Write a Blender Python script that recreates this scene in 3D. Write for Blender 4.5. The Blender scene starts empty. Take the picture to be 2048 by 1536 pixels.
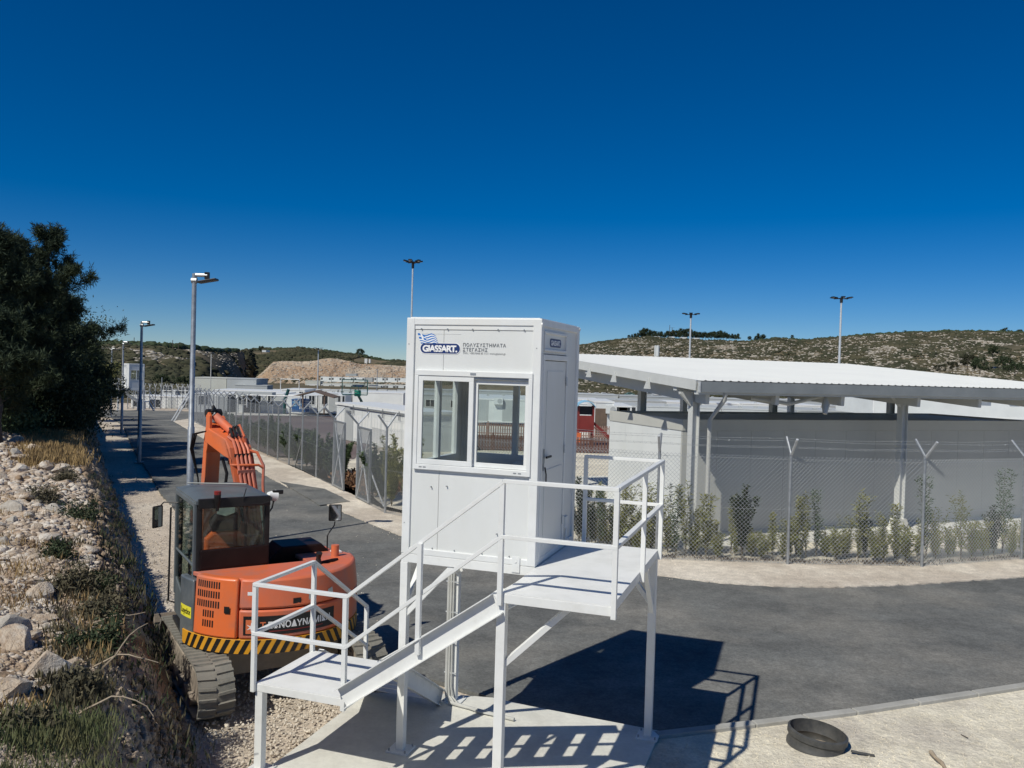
import bpy, math, random
import numpy as np
from mathutils import Vector, Matrix
R = math.radians
random.seed(7)
rng = np.random.default_rng(7)
C = bpy.context.scene.collection
sc = bpy.context.scene

# ---------------------------------------------------------------- camera, sky, sun, exposure
FP, ROLL, PITCH, EYE = 1667.95, .0288, -.0188, 4.515
cr, sr, cp, sp = math.cos(ROLL), math.sin(ROLL), math.cos(PITCH), math.sin(PITCH)
cam = bpy.data.cameras.new('camera'); camo = bpy.data.objects.new('camera', cam); C.objects.link(camo)
fw = Vector((0, cp, sp)); up0 = Vector((0, -sp, cp)); rt0 = Vector((1, 0, 0))
rt = cr*rt0 + sr*up0; up = cr*up0 - sr*rt0
camo.matrix_world = Matrix(((rt.x, up.x, -fw.x, 0), (rt.y, up.y, -fw.y, 0), (rt.z, up.z, -fw.z, EYE), (0, 0, 0, 1)))
cam.sensor_width = 36; cam.lens = 36*FP/2048; cam.clip_end = 6000; cam.clip_start = .05
sc.camera = camo

SUN_EL, SUN_AZ = R(48.2), R(219.6)
w = bpy.data.worlds.new('World'); sc.world = w; w.use_nodes = True
nt = w.node_tree; bg = nt.nodes['Background']
sky = nt.nodes.new('ShaderNodeTexSky'); sky.sky_type = 'NISHITA'; sky.sun_disc = False
sky.sun_elevation = SUN_EL; sky.sun_rotation = SUN_AZ; sky.altitude = 900
sky.air_density = .82; sky.dust_density = 0.0; sky.ozone_density = 8.0
gam = nt.nodes.new('ShaderNodeHueSaturation'); gam.inputs['Saturation'].default_value = 1.33; gam.inputs['Hue'].default_value = .504; gam.inputs['Value'].default_value = .86
nt.links.new(sky.outputs[0], gam.inputs['Color']); nt.links.new(gam.outputs[0], bg.inputs['Color'])
bg.inputs['Strength'].default_value = .081
sl = bpy.data.lights.new('sun', 'SUN'); sl.energy = 4.0; sl.angle = R(.55); sl.color = (1, .965, .86)
so = bpy.data.objects.new('sun', sl); C.objects.link(so)
sd = Vector((math.sin(SUN_AZ)*math.cos(SUN_EL), math.cos(SUN_AZ)*math.cos(SUN_EL), math.sin(SUN_EL)))
so.rotation_euler = sd.to_track_quat('Z', 'Y').to_euler(); so.location = sd*50
sc.view_settings.view_transform = 'Standard'; sc.view_settings.look = 'None'
sc.view_settings.exposure = 0; sc.view_settings.gamma = 1; sc.view_settings.use_curve_mapping = False

# ---------------------------------------------------------------- layout helpers
def ray(px, py):
    du, dv = px-1024, py-768
    u = cr*du+sr*dv; v = -sr*du+cr*dv; zz = -v/FP
    return Vector((u/FP, cp-sp*zz, sp+cp*zz))
def gz(y):                                  # valley floor height at distance y
    return -max(0, min(y, 110)-35)*.021-max(0, y-110)*.018
def G(px, py, z=0):                         # point on the ground (raised by z)
    r = ray(px, py); h = z
    for _ in range(60):
        t = (h-EYE)/r.z; y = r.y*t; h = .5*h+.5*(z+gz(y))
    return Vector((r.x*t, r.y*t, h))
def Zp(px, py, y):                          # point at distance y
    r = ray(px, py); t = y/r.y
    return Vector((r.x*t, y, EYE+r.z*t))

def hsh(ix, iy, k=0):
    a = (ix.astype(np.int64)*374761393+iy.astype(np.int64)*668265263+k*1442695041) & 0xffffffff
    a = ((a ^ (a >> 13))*1274126177) & 0xffffffff
    return ((a ^ (a >> 16)) & 0xffff)/65535.
def vn(x, y, k=0):
    x = np.asarray(x, float); y = np.asarray(y, float)
    ix, iy = np.floor(x), np.floor(y); fx, fy = x-ix, y-iy
    fx = fx*fx*(3-2*fx); fy = fy*fy*(3-2*fy)
    a, b, c, d = hsh(ix, iy, k), hsh(ix+1, iy, k), hsh(ix, iy+1, k), hsh(ix+1, iy+1, k)
    return (a*(1-fx)+b*fx)*(1-fy)+(c*(1-fx)+d*fx)*fy
def fbm(x, y, o=4, k=0):
    s = 0; a = .5
    for i in range(o):
        s = s+a*(vn(x, y, k+i)-.5); x = x*2.03; y = y*2.03; a *= .5
    return s*2

# ---------------------------------------------------------------- materials
def mat(name, c1, c2=None, rough=.7, scale=4, bump=0, bscale=None, metal=0, detail=6, spec=.5, c3=None, s3=.3, th=(.35, .65), coord='Object', stretch=None, coat=0, speck=None):
    m = bpy.data.materials.new(name); m.use_nodes = True; n = m.node_tree; b = n.nodes['Principled BSDF']
    b.inputs['Roughness'].default_value = rough; b.inputs['Metallic'].default_value = metal
    b.inputs['Specular IOR Level'].default_value = spec; b.inputs['Coat Weight'].default_value = coat
    b.inputs['Base Color'].default_value = (*c1, 1)
    tc = n.nodes.new('ShaderNodeTexCoord'); src = tc.outputs[coord]
    if stretch:
        mp = n.nodes.new('ShaderNodeMapping'); mp.inputs['Scale'].default_value = stretch
        n.links.new(src, mp.inputs[0]); src = mp.outputs[0]
    def noise(s, d=detail):
        x = n.nodes.new('ShaderNodeTexNoise'); x.inputs['Scale'].default_value = s; x.inputs['Detail'].default_value = d
        x.inputs['Roughness'].default_value = .62; n.links.new(src, x.inputs['Vector']); return x.outputs[0]
    def ramp(o, lo, hi):
        r = n.nodes.new('ShaderNodeMapRange'); r.inputs[1].default_value = lo; r.inputs[2].default_value = hi; n.links.new(o, r.inputs[0]); return r.outputs[0]
    if c2:
        mx = n.nodes.new('ShaderNodeMix'); mx.data_type = 'RGBA'
        n.links.new(ramp(noise(scale), *th), mx.inputs[0])
        mx.inputs[6].default_value = (*c1, 1); mx.inputs[7].default_value = (*c2, 1); out = mx.outputs[2]
        if c3:
            m3 = n.nodes.new('ShaderNodeMix'); m3.data_type = 'RGBA'
            n.links.new(ramp(noise(s3, 5), .45, .62), m3.inputs[0]); n.links.new(out, m3.inputs[6]); m3.inputs[7].default_value = (*c3, 1); out = m3.outputs[2]
        for sk in (speck or []):
            mm = n.nodes.new('ShaderNodeMix'); mm.data_type = 'RGBA'; mm.blend_type = 'MULTIPLY'; mm.inputs[0].default_value = 1
            cc = n.nodes.new('ShaderNodeCombineColor'); rr = n.nodes.new('ShaderNodeMapRange'); rr.inputs[1].default_value = .3; rr.inputs[2].default_value = .7; rr.inputs[3].default_value = 1-sk[1]; rr.inputs[4].default_value = 1+sk[1]
            n.links.new(noise(sk[0], 3), rr.inputs[0]); [n.links.new(rr.outputs[0], cc.inputs[q]) for q in range(3)]
            n.links.new(out, mm.inputs[6]); n.links.new(cc.outputs[0], mm.inputs[7]); out = mm.outputs[2]
        n.links.new(out, b.inputs['Base Color'])
    if bump:
        bp = n.nodes.new('ShaderNodeBump'); bp.inputs['Strength'].default_value = 1; bp.inputs['Distance'].default_value = bump
        n.links.new(noise(bscale or scale*4, 8), bp.inputs['Height']); n.links.new(bp.outputs[0], b.inputs['Normal'])
    return m
def glassmat(name, tint=(.9, .95, .95), refl=.12):
    m = bpy.data.materials.new(name); m.use_nodes = True; n = m.node_tree; n.nodes.clear()
    o = n.nodes.new('ShaderNodeOutputMaterial'); mx = n.nodes.new('ShaderNodeMixShader'); t = n.nodes.new('ShaderNodeBsdfTransparent')
    g = n.nodes.new('ShaderNodeBsdfGlossy'); g.inputs['Roughness'].default_value = .02; t.inputs[0].default_value = (*tint, 1)
    lw = n.nodes.new('ShaderNodeLayerWeight'); lw.inputs[0].default_value = .25
    mr = n.nodes.new('ShaderNodeMapRange'); mr.inputs[3].default_value = refl; mr.inputs[4].default_value = .7
    pw = n.nodes.new('ShaderNodeMath'); pw.operation = 'POWER'; pw.inputs[1].default_value = 4; lw.inputs[0].default_value = .5; n.links.new(lw.outputs['Facing'], pw.inputs[0]); n.links.new(pw.outputs[0], mr.inputs[0]); n.links.new(mr.outputs[0], mx.inputs[0])
    n.links.new(t.outputs[0], mx.inputs[1]); n.links.new(g.outputs[0], mx.inputs[2]); n.links.new(mx.outputs[0], o.inputs[0]); return m
M = {}
M['gravel'] = mat('gravel', (.56, .48, .39), (.42, .34, .27), .95, .5, .03, 22, c3=(.60, .53, .44), s3=.25, spec=.2, speck=[(26, .25), (6, .16)])
M['verge'] = mat('verge', (.72, .65, .55), (.61, .54, .45), .95, .8, .03, 20, c3=(.53, .46, .38), s3=.4, spec=.2, speck=[(22, .18), (5, .14)])
M['sand'] = mat('sand', (.76, .70, .57), (.68, .62, .49), .95, .9, .04, 12, c3=(.54, .49, .41), s3=.6, spec=.2, speck=[(24, .14), (4, .12)])
M['asphalt'] = mat('asphalt', (.168, .171, .164), (.118, .120, .117), .85, .9, .010, 70, c3=(.215, .208, .190), s3=.36, spec=.2, th=(.38, .62), detail=12, speck=[(28, .20), (7, .12), (1.1, .10)])
M['court'] = mat('court', (.15, .105, .098), (.11, .09, .085), .85, .3, c3=(.19, .15, .135), s3=.1)
M['concrete'] = mat('concrete', (.70, .69, .63), (.62, .61, .55), .85, 1.2, .004, 30, c3=(.55, .53, .48), s3=.4, speck=[(18, .05), (3, .08)])
M['kerb'] = mat('kerb', (.42, .41, .38), (.32, .31, .28), .9, 2, .006, 20)
M['white'] = mat('white_paint', (.78, .79, .78), (.70, .71, .70), .42, 3, .0006, 60, c3=(.74, .74, .71), s3=.8)
M['panel'] = mat('white_panel', (.725, .735, .72), (.675, .685, .665), .38, 1.6, .0006, 14, c3=(.69, .695, .67), s3=1.1, stretch=(1, 1, .35))
M['steelwhite'] = mat('white_steel', (.77, .775, .755), (.66, .655, .62), .42, 5, .001, 40, th=(.5, .85))
M['deck'] = mat('deck_paint', (.79, .79, .77), (.66, .66, .63), .55, 2.5, .003, 75, th=(.45, .8))
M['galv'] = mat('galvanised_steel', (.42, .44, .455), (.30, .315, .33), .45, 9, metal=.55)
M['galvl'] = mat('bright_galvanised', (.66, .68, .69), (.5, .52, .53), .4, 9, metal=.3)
M['wire'] = mat('wire', (.42, .44, .45), rough=.45, metal=.3)
M['orange'] = mat('orange_paint', (.80, .165, .04), (.70, .17, .06), .42, 2.5, .0008, 40, c3=(.55, .17, .09), s3=1.3, coat=.15)
M['orange2'] = mat('faded_orange', (.70, .150, .055), (.62, .165, .085), .5, 3, .0008, 40, c3=(.50, .17, .115), s3=1.5)
M['dark'] = mat('dark_plastic', (.014, .0135, .014), (.024, .022, .022), .45, 6, spec=.28)
M['brownpanel'] = mat('brown_black_panel', (.012, .006, .006), (.020, .011, .010), .5, 3, spec=.2)
M['cabgrey'] = mat('cab_grey', (.085, .10, .11), (.13, .145, .155), .4, 3, c3=(.17, .18, .18), s3=1.2, coat=.2)
M['cabgrey2'] = mat('cab_light_grey', (.125, .145, .155), (.10, .115, .12), .45, 3)
M['mud'] = mat('dusty_steel', (.36, .30, .24), (.23, .19, .155), .9, 4, .006, 20, c3=(.30, .26, .21), s3=2)
M['rubber'] = mat('dusty_rubber', (.15, .147, .13), (.25, .235, .20), .85, 3, .006, 25, c3=(.22, .20, .17), s3=2.2)
M['yellow'] = mat('yellow', (.72, .33, .015), (.62, .30, .03), .5, 5)
M['lemon'] = mat('lemon_sticker', (.80, .72, .05), rough=.5)
M['black'] = mat('black', (.012, .011, .011), rough=.5)
M['red'] = mat('red_lens', (.22, .02, .02), rough=.3)
M['navy'] = mat('navy', (.012, .035, .15), rough=.45)
M['flagblue'] = mat('flag_blue', (.03, .17, .50), rough=.45)
M['print'] = mat('white_print', (.85, .85, .85), rough=.5)
M['greyprint'] = mat('grey_print', (.16, .17, .18), rough=.5)
M['hiviz'] = mat('orange_cloth', (.80, .14, .03), (.7, .12, .03), .85, 9, .01, 14)
M['seat'] = mat('dark_seat', (.06, .022, .02), (.09, .035, .03), .8, 9)
M['rock'] = mat('limestone', (.58, .48, .37), (.38, .28, .20), .92, 2.2, .03, 9, c3=(.66, .61, .54), s3=.7, spec=.2)
M['rubblerock'] = mat('rubble_rock', (.60, .50, .40), (.38, .28, .20), .95, 3.5, .02, 30, c3=(.68, .62, .54), s3=2.2, spec=.15, th=(.42, .58))
M['rockgrey'] = mat('grey_limestone', (.52, .48, .42), (.36, .32, .27), .92, 3, .02, 10, spec=.2)
M['bank'] = mat('bank_soil', (.40, .30, .205), (.22, .15, .10), .97, 1.1, .06, 7, c3=(.42, .35, .28), s3=.5, spec=.1)
M['farrock'] = mat('far_limestone', (.46, .42, .36), (.36, .32, .27), .95, .4, spec=.1)
M['hill'] = mat('hillside', (.125, .108, .075), (.20, .158, .098), .97, .09, c3=(.085, .078, .050), s3=.03, spec=.1)
M['scrub'] = mat('scrub', (.062, .062, .038), (.040, .045, .028), .95, .12, spec=.1, c3=(.088, .080, .050), s3=.05)
M['spoil'] = mat('spoil', (.40, .29, .20), (.29, .205, .14), .97, .16, .5, .6, c3=(.47, .39, .30), s3=.03, spec=.1)
M['pineleaf'] = mat('pine_needles', (.026, .042, .026), (.055, .072, .036), .75, 1.5, spec=.2)
M['darkleaf'] = mat('dark_leaves', (.030, .045, .020), (.050, .068, .032), .7, 2, spec=.25)
M['olive'] = mat('olive_leaves', (.17, .19, .05), (.29, .275, .10), .7, 3, spec=.3)
M['hedge'] = mat('hedge_leaves', (.060, .095, .040), (.10, .14, .065), .7, 2, spec=.3)
M['dryleaf'] = mat('dry_leaves', (.24, .115, .055), (.34, .20, .11), .9, 6)
M['drygrass'] = mat('dry_grass', (.36, .25, .11), (.28, .19, .09), .95, 3)
M['lowscrub'] = mat('low_scrub', (.075, .070, .040), (.13, .11, .065), .9, 3)
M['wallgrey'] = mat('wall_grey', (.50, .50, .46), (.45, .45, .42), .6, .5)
M['grass'] = mat('green_grass', (.085, .115, .045), (.16, .15, .07), .9, 3)
M['bark'] = mat('bark', (.11, .09, .075), (.07, .055, .045), .95, 8, .01, 30)
M['stem'] = mat('plant_stem', (.16, .13, .08), (.11, .10, .06), .9, 8)
M['canroof'] = mat('canopy_sheet', (.735, .74, .71), (.70, .705, .68), .5, .6)
M['cangrey'] = mat('canopy_grey_steel', (.29, .31, .315), (.24, .26, .265), .5, 1.5, metal=.2)
M['canwhite'] = mat('canopy_steel', (.60, .61, .59), (.55, .56, .54), .5, 2)
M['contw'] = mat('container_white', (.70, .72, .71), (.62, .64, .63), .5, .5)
M['rankgrey'] = mat('rank_grey', (.52, .54, .54), (.46, .48, .48), .6, .4)  # greyer white for the walls of the long unit ranks
M['contg'] = mat('container_grey', (.44, .46, .46), (.38, .40, .40), .6, .5)
M['beige'] = mat('beige_wall', (.55, .56, .50), (.50, .50, .45), .7, .4)
M['windark'] = mat('window_dark', (.03, .036, .042), rough=.15)
M['blue'] = mat('blue_container', (.03, .12, .32), (.03, .10, .26), .5, 2)
M['ltblue'] = mat('light_blue', (.25, .50, .68), rough=.6)
M['playred'] = mat('play_red', (.24, .035, .03), (.19, .03, .025), .5, 2)
M['fencewood'] = mat('brown_picket', (.14, .065, .05), (.10, .05, .04), .8, 5)
M['fencewood2'] = mat('faded_picket', (.36, .24, .20), (.28, .17, .14), .85, 5)
M['green'] = mat('green_pad', (.02, .30, .20), rough=.5)
M['dkgreen'] = mat('dark_green_steel', (.01, .07, .065), rough=.45)
M['brownroof'] = mat('brown_roof', (.16, .11, .08), (.12, .085, .065), .8, 3)
M['pvc'] = mat('pvc_pipe', (.52, .52, .49), (.45, .45, .42), .5, 5)
M['blackpipe'] = mat('corrugated_plastic', (.045, .047, .047), (.085, .083, .078), .5, 8)
M['wood'] = mat('dry_root', (.40, .33, .24), (.28, .22, .16), .9, 12, .004, 40)
M['mirror'] = mat('mirror_glass', (.55, .56, .57), rough=.04, metal=1)
M['carwhite'] = mat('car_white', (.75, .75, .75), rough=.25); M['carblack'] = mat('car_black', (.012, .014, .018), rough=.2)
M['cargreen'] = mat('car_green', (.10, .20, .18), rough=.3); M['carsilver'] = mat('car_silver', (.42, .44, .45), rough=.3)
M['glass'] = glassmat('booth_glass', (.93, .96, .955), .04); M['cabglass'] = glassmat('cab_glass', (.84, .90, .86), .03); M['doorglass'] = glassmat('door_glass', (.80, .85, .82), .08)

# ---------------------------------------------------------------- mesh builder
class MB:
    def __init__(s): s.v = []; s.f = []; s.mi = []
    def add(s, vs, fs, m=0):
        b = len(s.v); s.v += [tuple(v) for v in vs]; s.f += [tuple(b+i for i in f) for f in fs]; s.mi += [m]*len(fs); return s
    def box(s, x0, x1, y0, y1, z0, z1, m=0):
        return s.add([(x0, y0, z0), (x1, y0, z0), (x1, y1, z0), (x0, y1, z0), (x0, y0, z1), (x1, y0, z1), (x1, y1, z1), (x0, y1, z1)],
                     [(0, 3, 2, 1), (4, 5, 6, 7), (0, 1, 5, 4), (1, 2, 6, 5), (2, 3, 7, 6), (3, 0, 4, 7)], m)
    def bar(s, p0, p1, wd, h=None, up=(0, 0, 1), m=0):
        p0 = Vector(p0); p1 = Vector(p1); h = h or wd; d = (p1-p0).normalized(); u = Vector(up)
        if abs(d.dot(u)) > .98: u = Vector((1, 0, 0)) if abs(d.x) < .9 else Vector((0, 1, 0))
        x = d.cross(u).normalized(); z = x.cross(d).normalized(); vs = []
        for p in (p0, p1):
            for a, b in ((-1, -1), (1, -1), (1, 1), (-1, 1)): vs.append(p+x*(a*wd/2)+z*(b*h/2))
        return s.add(vs, [(3, 2, 1, 0), (4, 5, 6, 7), (0, 1, 5, 4), (1, 2, 6, 5), (2, 3, 7, 6), (3, 0, 4, 7)], m)
    def tube(s, pts, r, n=8, m=0, cap=True):
        pts = [Vector(p) for p in pts]; k = len(pts); rs = r if isinstance(r, (list, tuple)) else [r]*k
        vs = []; ref = None
        for i, p in enumerate(pts):
            d = (pts[min(i+1, k-1)]-pts[max(i-1, 0)]).normalized()
            if ref is None: ref = Vector((0, 0, 1)) if abs(d.z) < .9 else Vector((1, 0, 0))
            x = d.cross(ref)
            if x.length < 1e-4: x = d.cross(Vector((.3, 1, .2)))
            x.normalize(); y = x.cross(d).normalized(); ref = y
            for j in range(n):
                a = 2*math.pi*j/n; vs.append(p+x*(math.cos(a)*rs[i])+y*(math.sin(a)*rs[i]))
        fs = []
        for i in range(k-1):
            for j in range(n): fs.append((i*n+j, i*n+(j+1) % n, (i+1)*n+(j+1) % n, (i+1)*n+j))
        if cap: fs += [tuple(range(n-1, -1, -1)), tuple((k-1)*n+j for j in range(n))]
        return s.add(vs, fs, m)
    def prism(s, poly, ext, fn, m=0):        # poly 2D extruded from ext[0] to ext[1]; fn(a,b,e)->xyz
        n = len(poly); vs = [fn(a, b, ext[0]) for a, b in poly]+[fn(a, b, ext[1]) for a, b in poly]
        return s.add(vs, [tuple(range(n-1, -1, -1)), tuple(range(n, 2*n))]+[(i, (i+1) % n, n+(i+1) % n, n+i) for i in range(n)], m)
    def build(s, name, mats, parent=None, smooth=False, bevel=0, loc=None):
        me = bpy.data.meshes.new(name); me.from_pydata(s.v, [], s.f)
        for x in (mats if isinstance(mats, (list, tuple)) else [mats]): me.materials.append(x)
        if any(s.mi): me.polygons.foreach_set('material_index', s.mi)
        return fin(me, name, parent, smooth, bevel)
def fin(me, name, parent=None, smooth=False, bevel=0):
    if smooth:
        me.polygons.foreach_set('use_smooth', [True]*len(me.polygons)); me.set_sharp_from_angle(angle=R(38))
    me.update(); o = bpy.data.objects.new(name, me); C.objects.link(o)
    if parent: o.parent = parent
    if bevel:
        b = o.modifiers.new('bevel', 'BEVEL'); b.width = bevel; b.segments = 2; b.limit_method = 'ANGLE'; b.angle_limit = R(50)
    return o
def npmesh(name, V, F, mats, parent=None, mi=None, smooth=False):
    me = bpy.data.meshes.new(name); V = np.asarray(V, dtype=np.float32); F = np.asarray(F, dtype=np.int32); k = F.shape[1]
    me.vertices.add(len(V)); me.vertices.foreach_set('co', V.ravel()); me.loops.add(F.size); me.loops.foreach_set('vertex_index', F.ravel())
    me.polygons.add(len(F)); me.polygons.foreach_set('loop_start', np.arange(0, F.size, k, dtype=np.int32))
    for x in (mats if isinstance(mats, (list, tuple)) else [mats]): me.materials.append(x)
    if mi is not None: me.polygons.foreach_set('material_index', np.asarray(mi, dtype=np.int32))
    me.update(calc_edges=True); me.validate()
    return fin(me, name, parent, smooth)
def thing(name, label, cat, loc=(0, 0, 0), rz=0, group=None):
    o = bpy.data.objects.new(name, None); C.objects.link(o); o.location = loc; o.rotation_euler = (0, 0, rz); o.empty_display_size = .3
    return tag(o, label, cat, group)
def tag(o, label=None, cat=None, group=None, kind=None):
    if label: o['label'] = label
    if cat: o['category'] = cat
    if group: o['group'] = group
    if kind: o['kind'] = kind
    return o
def dup(o, loc=None, rz=None, label=None, group=None, parent=None, scale=None):
    r = o.copy(); C.objects.link(r)
    if parent: r.parent = parent
    if loc is not None: r.location = loc
    if rz is not None: r.rotation_euler = (0, 0, rz)
    if label: r['label'] = label
    if group: r['group'] = group
    if scale: r.scale = scale if isinstance(scale, tuple) else (scale,)*3
    for ch in list(o.children): dup(ch, parent=r)
    return r
ORD = ['first', 'second', 'third', 'fourth', 'fifth', 'sixth', 'seventh', 'eighth', 'ninth', 'tenth', 'eleventh', 'twelfth', 'thirteenth', 'fourteenth', 'fifteenth', 'sixteenth', 'seventeenth', 'eighteenth', 'nineteenth', 'twentieth']
def nth(i): return ORD[i] if i < 20 else ('twenty-'+ORD[i-20] if i < 29 else ('thirtieth' if i == 29 else ('thirty-'+ORD[i-30] if i < 39 else ('fortieth' if i == 39 else 'forty-'+ORD[i-40]))))
def textmesh(s, size, bold=0, spacing=1.0, align='CENTER', shear=0):
    cu = bpy.data.curves.new('t', 'FONT'); cu.body = s; cu.size = size; cu.offset = bold; cu.space_character = spacing; cu.align_x = align; cu.shear = shear; cu.resolution_u = 3
    o = bpy.data.objects.new('t', cu); C.objects.link(o); dg = bpy.context.evaluated_depsgraph_get(); me = o.evaluated_get(dg).to_mesh()
    V = [tuple(v.co) for v in me.vertices]; F = [tuple(p.vertices) for p in me.polygons]
    bpy.data.objects.remove(o); bpy.data.curves.remove(cu); return V, F
def textobj(name, s, size, m, parent, fn, bold=0, spacing=1.0, align='CENTER', wdt=None):
    V, F = textmesh(s, size, bold, spacing, align)
    if wdt and V:
        x0 = min(v[0] for v in V); x1 = max(v[0] for v in V); k = wdt/(x1-x0)
        V = [(v[0]*k, v[1], 0) for v in V]
    mb = MB(); mb.add([fn(v[0], v[1]) for v in V], F); return mb.build(name, m, parent)

# ================================================================= SETTING
def poly_sheet(name, pts, z, m, jit=0.0, step=.6, kind='structure', thick=0):
    P = []
    for i in range(len(pts)):
        a = Vector(pts[i][:2]); b = Vector(pts[(i+1) % len(pts)][:2]); n = max(1, int((b-a).length/step)) if jit else 1
        for k in range(n):
            p = a.lerp(b, k/n)
            if jit and k: p += Vector((random.uniform(-jit, jit), random.uniform(-jit, jit)))
            P.append(p)
    import bmesh
    bm = bmesh.new(); vs = [bm.verts.new((p.x, p.y, 0)) for p in P]; f = bm.faces.new(vs)
    bmesh.ops.triangulate(bm, faces=[f])
    for yy in (35, 110):
        bmesh.ops.bisect_plane(bm, geom=bm.verts[:]+bm.edges[:]+bm.faces[:], plane_co=(0, yy, 0), plane_no=(0, 1, 0))
    bmesh.ops.triangulate(bm, faces=bm.faces[:])
    if thick:
        r = bmesh.ops.extrude_face_region(bm, geom=bm.faces[:])
        for v in r['geom']:
            if isinstance(v, bmesh.types.BMVert): v.co.z -= thick
    bmesh.ops.recalc_face_normals(bm, faces=bm.faces[:])
    if not thick and bm.faces[:][0].normal.z < 0: bmesh.ops.reverse_faces(bm, faces=bm.faces[:])
    for v in bm.verts: v.co.z += gz(v.co.y)+z
    me = bpy.data.meshes.new(name); bm.to_mesh(me); bm.free(); me.materials.append(m)
    return tag(fin(me, name), kind=kind)

# base ground
gx = np.concatenate([np.linspace(-400, -45, 12), np.linspace(-40, 40, 161), np.linspace(45, 400, 12)]); gy = np.concatenate([[-200, -60, -20], np.linspace(-2, 36, 77), np.linspace(40, 110, 15), [118]])
X, Y = np.meshgrid(gx, gy); zf = np.vectorize(gz)(Y)
bumpy = fbm(X*.9, Y*.9, 4, 3)*.05; edge = np.ones_like(X)
V = np.stack([X, Y, zf+bumpy-.045], -1).reshape(-1, 3); ny, nx = X.shape
idx = np.arange(ny*nx).reshape(ny, nx); F = np.stack([idx[:-1, :-1], idx[:-1, 1:], idx[1:, 1:], idx[1:, :-1]], -1).reshape(-1, 4)
tag(npmesh('gravel_ground', V, F, M['gravel'], smooth=True), kind='structure')

g = lambda *a: G(*a)
road_left = [g(222, 835), g(245, 850), g(268, 900), g(320, 985), g(450, 1130), g(620, 1290), g(800, 1345), g(880, 1365), g(940, 1385), g(1000, 1405), g(1060, 1425), g(1170, 1440), g(1320, 1477), g(1500, 1455), g(1700, 1430), g(2048, 1377)]
kr = g(2048, 1377)
near_far = road_left+[Vector((14, 14.6, 0)), Vector((22, 17.5, 0)), Vector((26, 25, 0)), Vector((19, 22.5, 0)), *[p_+Vector((.15, .35, 0)) for p_ in (g(2048, 1157), g(1850, 1171), g(1670, 1178), g(1560, 1176), g(1450, 1170), g(1316, 1154), Vector((1.2, 19.2, 0)), Vector((-1, 20.4, 0)), g(798, 1073), g(708, 1036), g(584, 980), g(524, 949), g(347, 843))], Vector((-27, 84, 0)), Vector((-12, 92, 0)), Vector((-12, 96, 0)), Vector((-40, 88.5, 0)), Vector((-60, 86, 0)), Vector((-60, 78, 0))]
poly_sheet('road', near_far, .02, M['asphalt'], .03, .2, thick=.06)
# gravel verge between road and the fence
vpts = [g(798, 1073), g(708, 1036), g(584, 980), g(524, 949), g(347, 843), g(380, 838), g(520, 910), g(617, 950), g(770, 1022), Vector((-1.2, 23.3, 0)), Vector((1.2, 21.6, 0)), Vector((3.4, 20.4, 0)), g(1575, 1124), g(1843, 1128), g(2048, 1116), Vector((19, 24, 0)), Vector((19, 22.5, 0)), g(2048, 1157), g(1850, 1171), g(1670, 1178), g(1560, 1176), g(1450, 1170), g(1316, 1154), Vector((1.2, 19.2, 0)), Vector((-1, 20.4, 0))]
poly_sheet('gate_apron', [g(560, 966), g(650, 981), g(700, 1006), g(640, 1014)], .062, M['asphalt'], .03, .3, thick=.03)
poly_sheet('gravel_verge', vpts, .045, M['verge'], .035, .13, thick=.05)
# sand at the near right with kerb
spts = [g(1318, 1486), g(1500, 1466), g(1700, 1441), g(2048, 1388), Vector((14, 14.4, 0)), Vector((24, 18, 0)), Vector((24, 2, 0))]
_h = G(1634, 1482, .11); _n = 24; hole = [Vector((_h.x+.325*math.cos(-math.pi/2+2*math.pi*k/_n), _h.y+.325*math.sin(-math.pi/2+2*math.pi*k/_n), 0)) for k in range(_n+1)]; hole[-1] = hole[0].copy()
spts += [Vector((_h.x, 2, 0))]+hole+[Vector((_h.x-.001, 2, 0)), Vector((1.5, 2, 0)), Vector((1.5, 9, 0))]
poly_sheet('sandy_ground', spts, .07, M['sand'], 0, .3, thick=.08)
dsk = MB(); dsk.add([(_h.x+.4*math.cos(2*math.pi*k/24), _h.y+.4*math.sin(2*math.pi*k/24), -.002) for k in range(24)], [tuple(range(24))]); tag(dsk.build('pipe_shade_soil', M['bank']), kind='structure')  # soil disc, dark to stand for the shade deep inside the ring
kp = [g(1305, 1481), g(1500, 1458), g(1700, 1433), g(2048, 1380), Vector((14, 14.3, 0)), Vector((23, 18.2, 0))]
kerb = thing('kerb', 'pale concrete kerb between the asphalt bend and the sandy ground', 'kerb', kp[0])
for o_ in (kerb,): del o_['category']; del o_['label']; o_['kind'] = 'structure'
tt = 0
for a, b in zip(kp[:-1], kp[1:]):
    L = (b-a).length; n = max(1, round(L/1.0))
    for k in range(n):
        p = a.lerp(b, k/n+.004); q = a.lerp(b, (k+1)/n-.004); mb = MB(); d = (q-p).normalized(); nn = Vector((d.y, -d.x, 0))
        mb.bar(p+nn*.07+Vector((0, 0, .05))-kp[0], q+nn*.07+Vector((0, 0, .05+random.uniform(-.004, .004)))-kp[0], .13, .14); mb.build('kerb_stone', M['kerb'], kerb, bevel=.012)
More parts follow.
